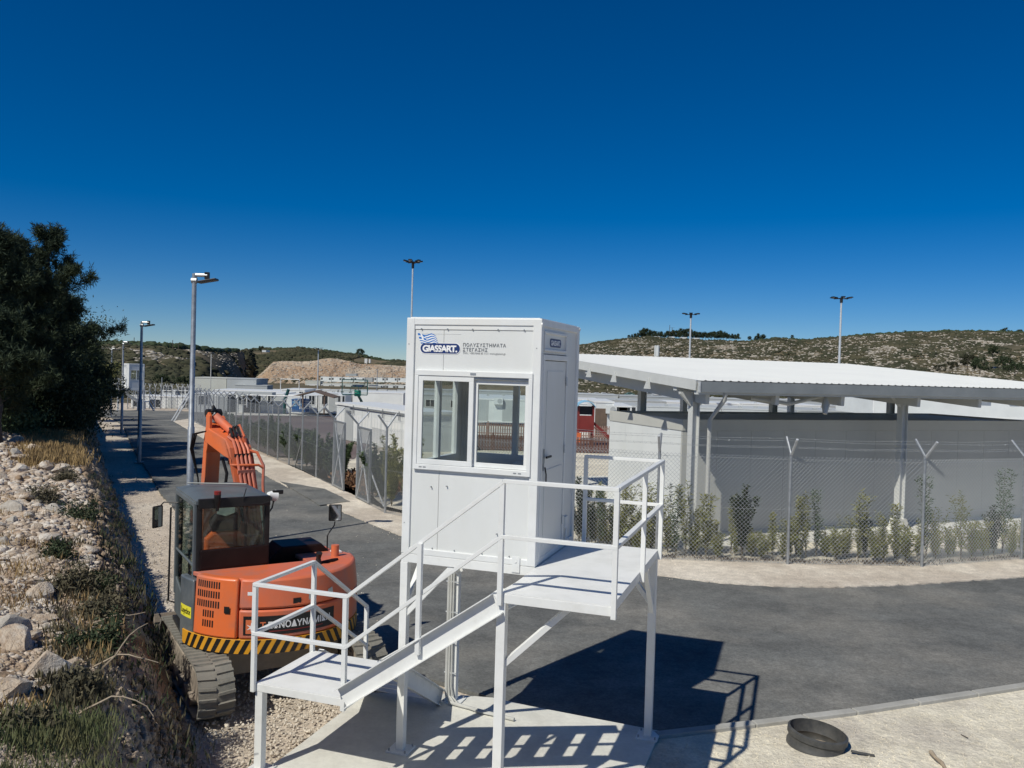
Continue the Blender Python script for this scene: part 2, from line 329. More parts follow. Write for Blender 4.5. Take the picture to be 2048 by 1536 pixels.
# ground inside the fence, court
poly_sheet('inner_sand', [Vector((-2, 24.3, 0)), Vector((3.6, 20.3, 0)), Vector((10, 20.35, 0)), Vector((20, 24, 0)), Vector((40, 34, 0)), Vector((40, 60, 0)), Vector((-4, 60, 0)), Vector((-6, 44, 0)), Vector((-10, 44, 0)), Vector((-4, 26.5, 0))], .03, M['sand'], .03, 1)
poly_sheet('sports_court', [g(455, 832), g(690, 834), Vector((-9, 56, 0)), Vector((-7.5, 40, 0)), Vector((-11.5, 40.5, 0)), Vector((-24, 64.5, 0))], .05, M['court'])
poly_sheet('court_kerb_path', [g(420, 832), g(690, 834), g(690, 828), g(420, 826)], .09, M['concrete'])
poly_sheet('camp_yard', [Vector((-30, 90, 0)), Vector((60, 90, 0)), Vector((60, 60, 0)), Vector((-8, 60, 0)), Vector((-8, 57, 0)), g(690, 834)], .04, M['concrete'])
# concrete slab under the platform
slab = [g(735, 1400), g(890, 1402), g(985, 1410), g(1060, 1427), g(1320, 1478), Vector((1.55, 9.1, 0)), Vector((1.0, 6.2, 0)), Vector((-3.2, 7.4, 0)), g(560, 1536)]
poly_sheet('concrete_slab', slab, .10, M['concrete'], .006, .5, thick=.14)

# far terrain
ridge = [(-900, 30, 130, 330), (0, 27, 130, 330), (200, 21, 130, 330), (300, 23, 135, 330), (400, 17, 150, 380), (440, 18.5, 240, 500), (475, 20.5, 400, 660), (505, 22, 600, 820), (540, 24, 600, 820), (600, 27, 600, 830), (640, 24, 600, 830), (680, 20, 600, 840), (720, 15, 600, 840), (760, 9, 600, 840), (810, 6, 560, 820), (900, 8, 520, 800), (1000, 25, 460, 780), (1100, 42, 400, 760), (1160, 50, 380, 750), (1200, 57, 380, 750), (1250, 66, 380, 750), (1290, 70, 380, 750), (1400, 68, 380, 740), (1500, 68, 370, 720), (1553, 75, 370, 700), (1591, 71, 370, 700), (1660, 78, 360, 690), (1794, 91, 350, 680), (1901, 98, 340, 670), (2048, 98, 330, 660), (3000, 110, 330, 660)]
RG = np.array(ridge, float)
def terr(px, y):
    px = np.asarray(px, float); y = np.asarray(y, float)
    h = np.interp(px, RG[:, 0], RG[:, 1]); f = np.interp(px, RG[:, 0], RG[:, 2]); r = np.interp(px, RG[:, 0], RG[:, 3])
    top = EYE+h*r/FP; fl = lambda q: -1.575-np.maximum(0, q-110)*.018
    t = np.clip((y-f)/(r-f), 0, 1); s = t*t*(3-2*t)*.55+t*.45
    base = fl(np.minimum(y, f)); z = base+(top-base)*s-np.maximum(0, y-r)*.03
    X = (px-1024)/FP*y
    return z+np.clip(t*3, 0, 1)*np.clip(1.3-t, 0, 1)*fbm(X*.02, y*.02, 5, 11)*np.where(px < 560, 2.2, 6)
pxs = np.arange(-900, 3001, 12.); ys = np.concatenate([np.linspace(112, 900, 120), np.linspace(930, 1500, 8)])
PX, YY = np.meshgrid(pxs, ys); ZZ = terr(PX, YY); V = np.stack([(PX-1024)/FP*YY, YY, ZZ], -1).reshape(-1, 3); ny, nx = PX.shape
idx = np.arange(ny*nx).reshape(ny, nx); F = np.stack([idx[:-1, :-1], idx[:-1, 1:], idx[1:, 1:], idx[1:, :-1]], -1).reshape(-1, 4)
tag(npmesh('hills', V, F, M['hill'], smooth=True), kind='structure')

# spoil embankment
sx = np.linspace(488, 830, 260); top = np.interp(sx, [488, 505, 545, 620, 640, 655, 680, 715, 760, 830], [771, 762, 723, 722.5, 718, 716, 718.5, 727, 729, 733]); bot = np.interp(sx, [488, 540, 830], [773, 775, 768])
ts = np.linspace(0, 1, 64); V = []
for j, t in enumerate(ts):
    for i, x in enumerate(sx):
        p = Zp(x, bot[i]+(top[i]-bot[i])*t, 505+80*t); nz = float(fbm(x*.04, t*4, 4, 5)*1.8+fbm(x*.22, t*16, 4, 9)*1.1)*min(1, 3*t)
        V.append((p.x, p.y-nz*2, p.z+nz*.5*(1 if t < 1 else .3)))
for i, x in enumerate(sx):
    p = Zp(x, top[i]+5, 680); V.append((p.x, p.y, p.z))
for i, x in enumerate(sx):
    p = Zp(x, top[i]+40, 720); V.append((p.x, p.y, p.z))
nx = len(sx); ny = len(V)//nx; idx = np.arange(ny*nx).reshape(ny, nx); F = np.stack([idx[:-1, :-1], idx[:-1, 1:], idx[1:, 1:], idx[1:, :-1]], -1).reshape(-1, 4)
tag(npmesh('earth_embankment', V, F, M['spoil'], smooth=True), kind='structure'); SPV = np.array(V[:64*260])

# scattered scrub and limestone on the hills
def ico(sub):
    import bmesh
    bm = bmesh.new(); bmesh.ops.create_icosphere(bm, subdivisions=sub, radius=1); V = np.array([v.co[:] for v in bm.verts]); F = np.array([[v.index for v in f.verts] for f in bm.faces]); bm.free(); return V, F
I1, I2, I3 = ico(1), ico(2), ico(3)
def blobs(P, S, base, jit, seed, squash=1.0):
    r = np.random.default_rng(seed); V0, F0 = base; n = len(P); k = len(V0)
    J = 1+r.uniform(-jit, jit, (n, k, 1)); a = r.uniform(0, 6.28, n); ca, sa = np.cos(a), np.sin(a)
    V = V0[None]*J*S[:, None, :]; x = V[..., 0]*ca[:, None]-V[..., 1]*sa[:, None]; y = V[..., 0]*sa[:, None]+V[..., 1]*ca[:, None]
    V = np.stack([x, y, V[..., 2]*squash], -1)+P[:, None, :]; F = F0[None]+(np.arange(n)*k)[:, None, None]
    return V.reshape(-1, 3), F.reshape(-1, F0.shape[1])
def hillpts(n, px0, px1, lo=0.0, hi=1.0, seed=1, clump=None):
    r = np.random.default_rng(seed); px = r.uniform(px0, px1, n); t = r.uniform(lo, hi, n)
    f = np.interp(px, RG[:, 0], RG[:, 2]); q = np.interp(px, RG[:, 0], RG[:, 3]); y = f+(q-f)*t
    X = (px-1024)/FP*y
    if clump is not None:
        k = vn(X*clump[0], y*clump[0]*.6, clump[1]) > clump[2]; px, y, X = px[k], y[k], X[k]
    return np.stack([X, y, terr(px, y)], -1)
def scatter(name, P, smin, smax, flat, base, jit, m, seed):
    r = np.random.default_rng(seed); n = len(P); s = r.uniform(smin, smax, n)**1.0
    S = np.stack([s*r.uniform(.8, 1.7, n), s*r.uniform(.8, 1.3, n), s*flat*r.uniform(.6, 1.2, n)], -1)
    V, F = blobs(P, S, base, jit, seed+5); return tag(npmesh(name, V, F, m), kind='stuff')
scatter('far_hill_scrub', hillpts(17000, 1120, 2200, .0, 1.0, 21, (.05, 4, .18)), .45, 1.6, .7, I2, .36, M['scrub'], 31)
scatter('far_hill_rocks', hillpts(42000, 1120, 2200, .02, .99, 22, (.05, 9, .16)), .28, 1.0, .45, I1, .3, M['farrock'], 32)
scatter('near_hill_scrub', hillpts(8000, -100, 505, .0, 1.0, 23, (.07, 14, .50)), .35, 1.25, .8, I2, .4, M['scrub'], 33)
scatter('near_hill_dark_bushes', hillpts(800, 0, 440, .0, .45, 24, (.035, 15, .5)), .7, 1.9, .85, I2, .42, M['scrub'], 34)
scatter('near_hill_rocks', hillpts(2200, -100, 474, .05, .98, 25, (.05, 19, .45)), .25, .9, .4, I1, .3, M['farrock'], 35)
scatter('middle_hill_scrub', hillpts(10000, 490, 900, .1, 1.0, 26, (.03, 17, .38)), .7, 2.4, .75, I2, .38, M['scrub'], 36)
k_ = rng.integers(0, len(SPV), 1500); scatter('embankment_stones', SPV[k_], .25, .8, .6, I1, .3, M['farrock'], 39)
k_ = rng.integers(0, 260*22, 500); scatter('embankment_weeds', SPV[k_], .4, 1.2, .5, I1, .3, M['scrub'], 40)
scatter('ridge_scrub', np.concatenate([hillpts(700, 180, 474, .93, 1.0, 27), hillpts(700, 500, 900, .93, 1.0, 29), hillpts(500, 1500, 2100, .96, 1.0, 28)]), .7, 2.2, .9, I2, .3, M['darkleaf'], 37)

# ================================================================= LEFT BANK
def b_h(y): return np.interp(y, [-8, 3, 6, 10, 20, 32, 50, 76, 88], [1.75, 1.75, 1.65, 1.3, 1.3, 1.5, 2.2, 1.6, .05])
def b_o(y): return .12+.70*b_h(y)
def b_foot(y): return (1.474-.826*np.minimum(b_h(y), 1.75))/.8826-.533*y+b_o(y)
def b_top(x, y):                               # height of the bank top at x,y
    x = np.asarray(x, float); y = np.asarray(y, float); d = b_foot(y)-b_o(y)-x
    rough = fbm(x*.5+3, y*.35, 4, 40)*.26+fbm(x*2.1, y*1.6, 3, 44)*.10
    return b_h(y)+np.clip(d, 0, 40)*.14-np.clip(d-9, 0, 60)*.08+rough*np.clip(d*1.2+.15, 0, 1)
yr = np.concatenate([np.arange(-8, 34, .13), np.arange(34, 90, .5)])
ds = np.concatenate([np.arange(.1, 8, .12), np.arange(8, 20, .5), np.arange(20, 90, 5)])
qs = np.linspace(0, 1, 26); V = []
for y in yr:
    gzv = gz(y); f = b_foot(y); o = b_o(y); h = b_h(y); row = []
    for q in qs:
        nn = (fbm(y*.8, q*3+7, 4, 50)*.5+fbm(y*3.3, q*6, 3, 54)*.22)*math.sin(min(1, q*1.15)*math.pi)**.7
        prof = q**1.25 if q < .5 else q**.8*(.5**1.25/.5**.8)*(1-(q-.5)*2)+q*(q-.5)*2
        x = f-o*prof-float(nn)*.55*min(1, o); z = gzv-.08+(h-gzv+.08)*q
        row.append((x, y, float(z)))
    xr = f-o-ds; zr = b_top(xr, np.full_like(xr, y)); row += [(a, y, b) for a, b in zip(xr, zr)]
    V += row
nx = len(qs)+len(ds); ny = len(yr); idx = np.arange(ny*nx).reshape(ny, nx)
F = np.stack([idx[:-1, :-1], idx[1:, :-1], idx[1:, 1:], idx[:-1, 1:]], -1).reshape(-1, 4)[:, ::-1]
bank = tag(npmesh('rubble_bank', V, F, M['bank'], smooth=False), kind='structure')
def bank_pt(px, py):
    z = 1.5
    for _ in range(14):
        r = ray(px, py); t = (z-EYE)/r.z; x, y = r.x*t, r.y*t; z = .5*z+.5*float(b_top(x, y))
    return x, y, z
def bank_pts_v(px, py):
    du, dv = px-1024, py-768; u = cr*du+sr*dv; v = -sr*du+cr*dv; zz = -v/FP; rx, ry, rz_ = u/FP, cp-sp*zz, sp+cp*zz
    z = np.full(len(px), 1.5)
    for _ in range(12):
        t = (z-EYE)/rz_; x, y = rx*t, ry*t; z = .5*z+.5*b_top(x, y)
    return x, y, z, b_foot(y)-b_o(y)-x
def chopped(seed, base, cuts=6):
    r = np.random.default_rng(seed); V, F = base[0].copy(), base[1]
    for _ in range(cuts): n = r.normal(size=3); n /= np.linalg.norm(n); V -= np.clip(V@n-r.uniform(.35, .75), 0, None)[:, None]*n
    return V, F
CH = [chopped(900+k, I1 if k % 2 else I2, 5+k % 3) for k in range(6)]
def rubble(name, P, S, m, seed, parent):
    Vs, Fs, o = [], [], 0
    for k in range(6):
        V, F = blobs(P[k::6], S[k::6], CH[k], .06, seed+k); Vs.append(V); Fs.append(F+o); o += len(V)
    return tag(npmesh(name, np.concatenate(Vs), np.concatenate(Fs), m, parent), kind='stuff')
# stones: 9 shared rock shapes
rocks = []
for k in range(9):
    r = np.random.default_rng(100+k); V0, F0 = I3 if k < 3 else I2; V1 = V0.copy()
    for _ in range(7+k % 4):                        # chop with planes for angular faces
        n = r.normal(size=3); n /= np.linalg.norm(n); d = r.uniform(.45, .8); s = V1@n; V1 -= np.clip(s-d, 0, None)[:, None]*n
    V1 *= np.array([1.15, .85, .72])*r.uniform(.85, 1.15, 3); V1 *= 1+(fbm(V0[:, 0]*3+k, V0[:, 1]*3+V0[:, 2]*2, 3, k)[:, None])*.10
    me = bpy.data.meshes.new('stone'); me.from_pydata(V1.tolist(), [], F0.tolist()); me.materials.append(M['rockgrey'] if k in (2, 6) else M['rock']); rocks.append(me)
def put_rock(x, y, z, r, k, name='stone', parent=None):
    o = bpy.data.objects.new(name, rocks[k]); C.objects.link(o); o.location = (x, y, z); o.scale = (r*random.uniform(.8, 1.3), r*random.uniform(.8, 1.3), r*random.uniform(.7, 1.1))
    o.rotation_euler = (random.uniform(-.4, .4), random.uniform(-.4, .4), random.uniform(0, 6.28))
    if parent: o.parent = parent
    return o
random.seed(11); cnt = 0
big = []
while cnt < 300:
    px, py = random.uniform(-60, 232), 880+random.uniform(0, 1)**1.15*560
    x, y, z = bank_pt(px, py); d = b_foot(y)-b_o(y)-x
    if d < .03 or y > 34 or float(vn(x*.9, y*.5, 71)) < .18: continue
    r = y/1668*random.choice([8, 9, 10, 12, 14, 17, 22])*random.uniform(.8, 1.15)
    if any((x-a)**2+(y-b)**2*.3 < ((r+c)*.55)**2 for a, b, c in big): continue
    big.append((x, y, r)); put_rock(x, y, z+r*.10, r, random.randrange(9), parent=bank); cnt += 1
r8 = np.random.default_rng(5); n_ = 32000
x, y, z, d = bank_pts_v(r8.uniform(-60, 250, n_), 868+r8.uniform(0, 1, n_)**1.15*690); k_ = (d > -.02) & (y < 36)
P = np.stack([x, y, z-.002], -1)[k_]; S = (y/1668*r8.choice([1.4, 2.0, 3.0, 4.2, 5.6, 7], n_)*r8.uniform(.7, 1.3, n_))[k_]
P = np.array(P); S = np.array(S); S3 = np.stack([S*r8.uniform(.8, 1.6, len(S)), S*r8.uniform(.8, 1.3, len(S)), S*r8.uniform(.5, 1., len(S))], -1)
half = len(P)*3//4
rubble('rubble', P[:half], S3[:half]*1.15, M['rubblerock'], 9, bank)
rubble('rubble', P[half:], S3[half:]*1.15, M['bank'], 10, bank)
# stones bedded in the cut face
P = []; S = []
for _ in range(7000):
    y = 3+42*r8.uniform()**1.8; q = r8.uniform(.0, .98)
    prof = q**1.25 if q < .5 else q**.8*(.5**1.25/.5**.8)*(1-(q-.5)*2)+q*(q-.5)*2
    P.append((b_foot(y)-b_o(y)*prof+.02, y, gz(y)+(b_h(y)-gz(y))*q)); S.append(y/1668*r8.choice([2, 3, 5, 8]))
P = np.array(P); S = np.array(S)[:, None]*r8.uniform(.6, 1.4, (len(S), 3)); V, F = blobs(P, S, I1, .3, 12); tag(npmesh('face_stones', V, F, M['bank'], bank), kind='stuff')
P = []
for _ in range(1300):
    y = 3.5+44*r8.uniform()**1.7; q = r8.uniform(.0, .97); prof = q**1.25 if q < .5 else q**.8*(.5**1.25/.5**.8)*(1-(q-.5)*2)+q*(q-.5)*2
    if vn(y*.9, q*3, 91) > .42: P.append((b_foot(y)-b_o(y)*prof+.03, y, gz(y)+(b_h(y)-gz(y))*q))
FACE_P = P
for i, (px, py, r, k, lab) in enumerate([
    (92, 1352, .17, 0, 'large pale flat-topped boulder on the bank above the green grass'), (137, 1338, .075, 4, 'upright pale stone at the right end of the flat-topped boulder'),
    (28, 1300, .12, 1, 'pale angular block by the left edge, below the white outcrop'), (92, 1243, .075, 3, 'tall pale stone standing alone on the rim of the bank'),
    (8, 1272, .16, 2, 'whitish weathered outcrop cut by the left edge of the photo'), (18, 1385, .13, 0, 'rounded pale boulder below the angular block at the left edge'),
    (75, 1195, .11, 5, 'long grey boulder among the rubble left of the dark scrub'), (30, 1022, .16, 6, 'grey cube-shaped block lying in the middle of the rubble'),
    (72, 1000, .17, 1, 'big square pinkish boulder in the rubble above the grey block'), (105, 1024, .15, 2, 'flat grey slab in the rubble, right of the cube-shaped block'),
    (70, 905, .22, 0, 'bright white boulder near the dry golden grass'), (112, 945, .20, 5, 'bright pale boulder on the rubble rim below the dry grass')]):
    x, y, z = bank_pt(px, py); r *= y/3.9 if y < 12 else 1.9; o = put_rock(x, y, z+r*.2, r*.8, k, 'boulder'); tag(o, lab, 'boulder', 'boulders lying on the rubble bank')

# ---------------------------------------------------------------- leaves / grass / trees
def leaf_tris(P, D, L, W, r):
    """thin leaves: base P (n,3), direction D (n,3), length L, width W -> quads as two-tri kites"""
    n = len(P); D = D/np.linalg.norm(D, axis=1)[:, None]; rv = r.normal(size=(n, 3)); Sd = np.cross(D, rv); Sd /= np.linalg.norm(Sd, axis=1)[:, None]
    L = np.broadcast_to(L, n)[:, None]; W = np.broadcast_to(W, n)[:, None]
    V = np.stack([P, P+D*L*.5+Sd*W*.5, P+D*L, P+D*L*.5-Sd*W*.5], 1); F = np.arange(n*4).reshape(n, 4); return V.reshape(-1, 3), F
def rdir(n, r, up=0.0):
    d = r.normal(size=(n, 3)); d /= np.linalg.norm(d, axis=1)[:, None]; d[:, 2] += up; return d
def grass_stuff(name, pts, hmin, hmax, m, seed, per=14, spread=.05, wdt=.006):
    r = np.random.default_rng(seed); P = np.repeat(np.array(pts), per, 0); P[:, :2] += r.normal(0, spread, (len(P), 2)); D = rdir(len(P), r)*.45; D[:, 2] = 1
    V, F = leaf_tris(P, D, r.uniform(hmin, hmax, len(P)), wdt, r); return tag(npmesh(name, V, F, m), kind='stuff')
def bank_pts(n, x0, x1, y0, y1, seed, lim=40, k=None, th=0):
    r = np.random.default_rng(seed); m_ = n*6; x, y, z, d = bank_pts_v(r.uniform(x0, x1, m_), r.uniform(y0, y1, m_)); q = (d > -.1) & (y < lim)
    if k is not None: q &= vn(x*2.2, y*2.2, k) > th
    return np.stack([x, y, z-.01], -1)[q][:n]
grass_stuff('green_grass', bank_pts(330, -20, 185, 1445, 1600, 1, k=80, th=.40), .05, .15, M['grass'], 2, 20, .14, .009)
grass_stuff('low_scrub', bank_pts(170, 95, 240, 1060, 1420, 3, k=81, th=.60), .05, .16, M['lowscrub'], 4, 22, .10, .018)
grass_stuff('face_scrub', FACE_P[::2], .05, .17, M['lowscrub'], 14, 16, .12, .018)
grass_stuff('face_dark_weeds', FACE_P[::5], .06, .18, M['darkleaf'], 15, 22, .14, .022)
grass_stuff('dry_grass', bank_pts(420, 55, 150, 868, 935, 5), .12, .36, M['drygrass'], 6, 22, .25, .025)
grass_stuff('dry_stubble', bank_pts(170, -20, 230, 960, 1450, 7, k=82, th=.66), .05, .2, M['drygrass'], 8, 12, .12, .012)
RIM = [(118, 1118, .42), (150, 1182, .5), (205, 1235, .42), (186, 1300, .45), (150, 1395, .34), (95, 1005, .5), (160, 1040, .55), (128, 965, .5), (60, 1462, .26), (200, 1180, .4)]
# roots and twigs on the rim
random.seed(5)
for i in range(9):
    x, y, z = bank_pt(*[(170, 1262), (188, 1275), (178, 1335), (186, 1340), (120, 995), (150, 1000), (140, 1180), (205, 1350), (150, 1440)][i]); p = Vector((x, y, z+.03)); d = Vector((random.uniform(-1, 1), random.uniform(-.6, .6), .25)).normalized(); pts = [p]
    for k in range(7): d = (d+Vector((random.uniform(-.6, .6), random.uniform(-.6, .6), random.uniform(-.5, .4)))).normalized(); pts.append(pts[-1]+d*.10)
    mb = MB(); mb.tube(pts, [.012*(1-k*.1) for k in range(8)], 5)
    tag(mb.build('root', M['wood'], bank, smooth=True))

def pine(name, label, px, y, toppy, seed, wid=2.2, base=None, lean=0, rightlong=0, dens=1.0, lowcut=.12, group='dark pines on top of the bank'):
    r = np.random.default_rng(seed); b = Zp(px, 800, y); x = b.x; z0 = float(b_top(x, y))-.1; ht = Zp(px, toppy, y).z-z0
    t = thing(name, label, 'tree', (x, y, z0), 0, group)
    tp = [Vector((lean*(k/9)**1.5+r.normal(0, .05), r.normal(0, .05), ht*k/9)) for k in range(10)]
    mb = MB(); mb.tube(tp, [.15*(1-k/10.5)+.012 for k in range(10)], 8)
    LP = []; LD = []
    nb = int(46*dens)
    for i in range(nb):
        u = lowcut+(1-lowcut)*(i+r.uniform())/nb; k = min(8, int(u*9)); c = tp[k].lerp(tp[k+1], u*9-k); a = r.uniform(0, 6.283)
        L = wid*(1-u)**.62*r.uniform(.45, 1.12)+.22
        if rightlong and math.cos(a) > .4 and r.uniform() < .6: L *= rightlong
        el = .10+.75*u; d = Vector((math.cos(a)*math.cos(el), math.sin(a)*math.cos(el), math.sin(el))); pts = [c]; dd = d.copy(); ns = 7
        for q in range(ns):
            dd = (dd+Vector((r.normal(0, .16), r.normal(0, .16), r.normal(.03, .12)))).normalized(); pts.append(pts[-1]+dd*(L/ns))
        mb.tube(pts, [.032*(1-q/8.5)*(1.1-u*.6) for q in range(8)], 4, cap=False)
        for q in range(1, 8):
            for _ in range(int(3+q*.9)):                       # twigs with tufts
                s = (rdir(1, r, .35)[0])*r.uniform(.08, .42)*(1.15-q*.07); e = np.array(pts[q])+s; m = 4
                for w_ in range(m):
                    LP.append(np.array(pts[q])+s*(w_+1)/m*1.25+r.normal(0, .035, 3)); LD.append(s)
    LP = np.array(LP); LD = np.array(LD); n = 8; P = np.repeat(LP, n, 0); D = np.repeat(LD/np.linalg.norm(LD, axis=1)[:, None], n, 0)*.55+rdir(len(P), r, .15)
    V, F = leaf_tris(P+r.normal(0, .03, P.shape), D, r.uniform(.12, .28, len(P)), .026, r)
    mb.build('trunk', M['bark'], t, smooth=True); npmesh('crown', V, F, M['pineleaf'], t); return t
pine('pine_tree', 'tall dark pine with an open crown, tallest in front of the sky', 92, 33, 474, 1, 3.0, rightlong=1.3, dens=.6)
pine('pine_tree', 'dense rounded pine left of the tallest one', 30, 31, 500, 2, 2.9, dens=1.4)
pine('pine_tree', 'pine at the very left edge, only its right half in the frame', -22, 28, 488, 3, 2.6, dens=1.3)
pine('pine_tree', 'lower pine whose branches reach out over the road bank', 118, 39, 600, 4, 2.5, rightlong=1.35, dens=.8)
pine('pine_tree', 'dark pine filling the gap behind the rounded pine', 72, 41, 560, 5, 3.6, dens=1.4)
pine('pine_tree', 'short far pine low over the shaded bank', 116, 50, 668, 6, 3.0, dens=1.1)
pine('pine_tree', 'pine with a bare grey leaning trunk at the left edge', -2, 26, 640, 7, 2.0, lowcut=.35, lean=-.2)
pine('pine_tree', 'small pine low under the tall ones, left of the rounded pine', 15, 36, 585, 8, 3.4, dens=1.2)
def bush(name, label, x, y, z, rad, ht, seed, m, n=5200, leaf=.07, w_=.035, cat='bush', group=None, stems=8, mstem='bark'):
    r = np.random.default_rng(seed); t = thing(name, label, cat, (x, y, z), 0, group); mb = MB(); cl = []
    for i in range(stems):
        a = r.uniform(0, 6.28); e = Vector((math.cos(a)*rad*r.uniform(.2, .85), math.sin(a)*rad*r.uniform(.2, .85), ht*r.uniform(.5, .95))); mid = e*.5+Vector((0, 0, ht*.1)); mb.tube([(0, 0, 0), mid, e], [.02, .012, .006], 4, cap=False)
        for q in range(5): cl.append(np.array(Vector((0, 0, 0)).lerp(e, .35+.16*q))+r.normal(0, rad*.22, 3)*np.array([1, 1, .7]))
    cl = np.array(cl); k = r.integers(0, len(cl), n); P = cl[k]+r.normal(0, rad*.17, (n, 3)); P[:, 2] = np.abs(P[:, 2])
    V, F = leaf_tris(P, rdir(n, r, .3), r.uniform(.6, 1.3, n)*leaf, w_, r); mb.build('stem', M[mstem], t); npmesh('foliage', V, F, m, t); return t
for i, (px, y, ht, rad, lab) in enumerate([(18, 29, 1.1, 1.2, 'leafy green bush beside the rubble at the left edge'), (140, 34, 2.6, 1.7, 'dark bush under the tallest pine'), (95, 32, 2.6, 2.2, 'black-green thicket behind the dry grass'), (162, 42, 2.8, 1.2, 'dark shrub over the shaded cut of the bank'),
    (140, 54, 3.6, 2.6, 'broad dark shrub between the pines and the lamp posts'), (186, 60, 2.0, 1.4, 'grey-green shrub near the far booth'), (50, 33, 3.4, 2.6, 'dark thicket below the rounded pine'), (128, 44, 4.2, 3.0, 'tall thicket behind the pines'), (2, 31, 3.2, 2.4, 'dark thicket at the left edge behind the leafy bush'), (158, 37, 2.1, 1.3, 'dark bush hanging over the shaded bank'), (190, 72, 1.8, 1.1, 'pale dusty shrub left of the far booth'), (150, 66, 4.0, 2.8, 'big round shrub behind the row of lamps, farthest on the bank'), (75, 37, 4.4, 3.0, 'dark undergrowth between the rounded and the tallest pine'), (25, 36, 4.6, 3.2, 'dark undergrowth low behind the left-edge pine')]):
    p = Zp(px, 800, y); bush('bank_bush', lab, p.x, y, float(b_top(p.x, y))-.25, rad, ht, 60+i, M['hedge' if i == 0 else ('olive' if i in (5, 10) else 'darkleaf')], 4000 if i == 0 else 15000, .12 if i == 0 else .15, .06 if i == 0 else .055, group='bushes under the pines on the bank', stems=16)

for i, (px, py, rr) in enumerate(RIM):
    x, y, z = bank_pt(px, py); k = ['under the dry grass', 'right of the pale boulders', 'over the dark cut', 'above the twisted roots', 'low by the flat-topped boulder', 'among the pinkish stones', 'near the shaded rim', 'just below the dry grass', 'beside the green grass', 'half hanging over the rim'][i]
    bush('rim_shrub', 'small dark scrub plant on the rubble rim, '+k, x, y, z-.05, rr*.75, rr*.62, 130+i, M['lowscrub' if i % 3 else 'darkleaf'], 1500, .07, .022, group='scrub plants on the rubble rim', stems=9, mstem='stem')

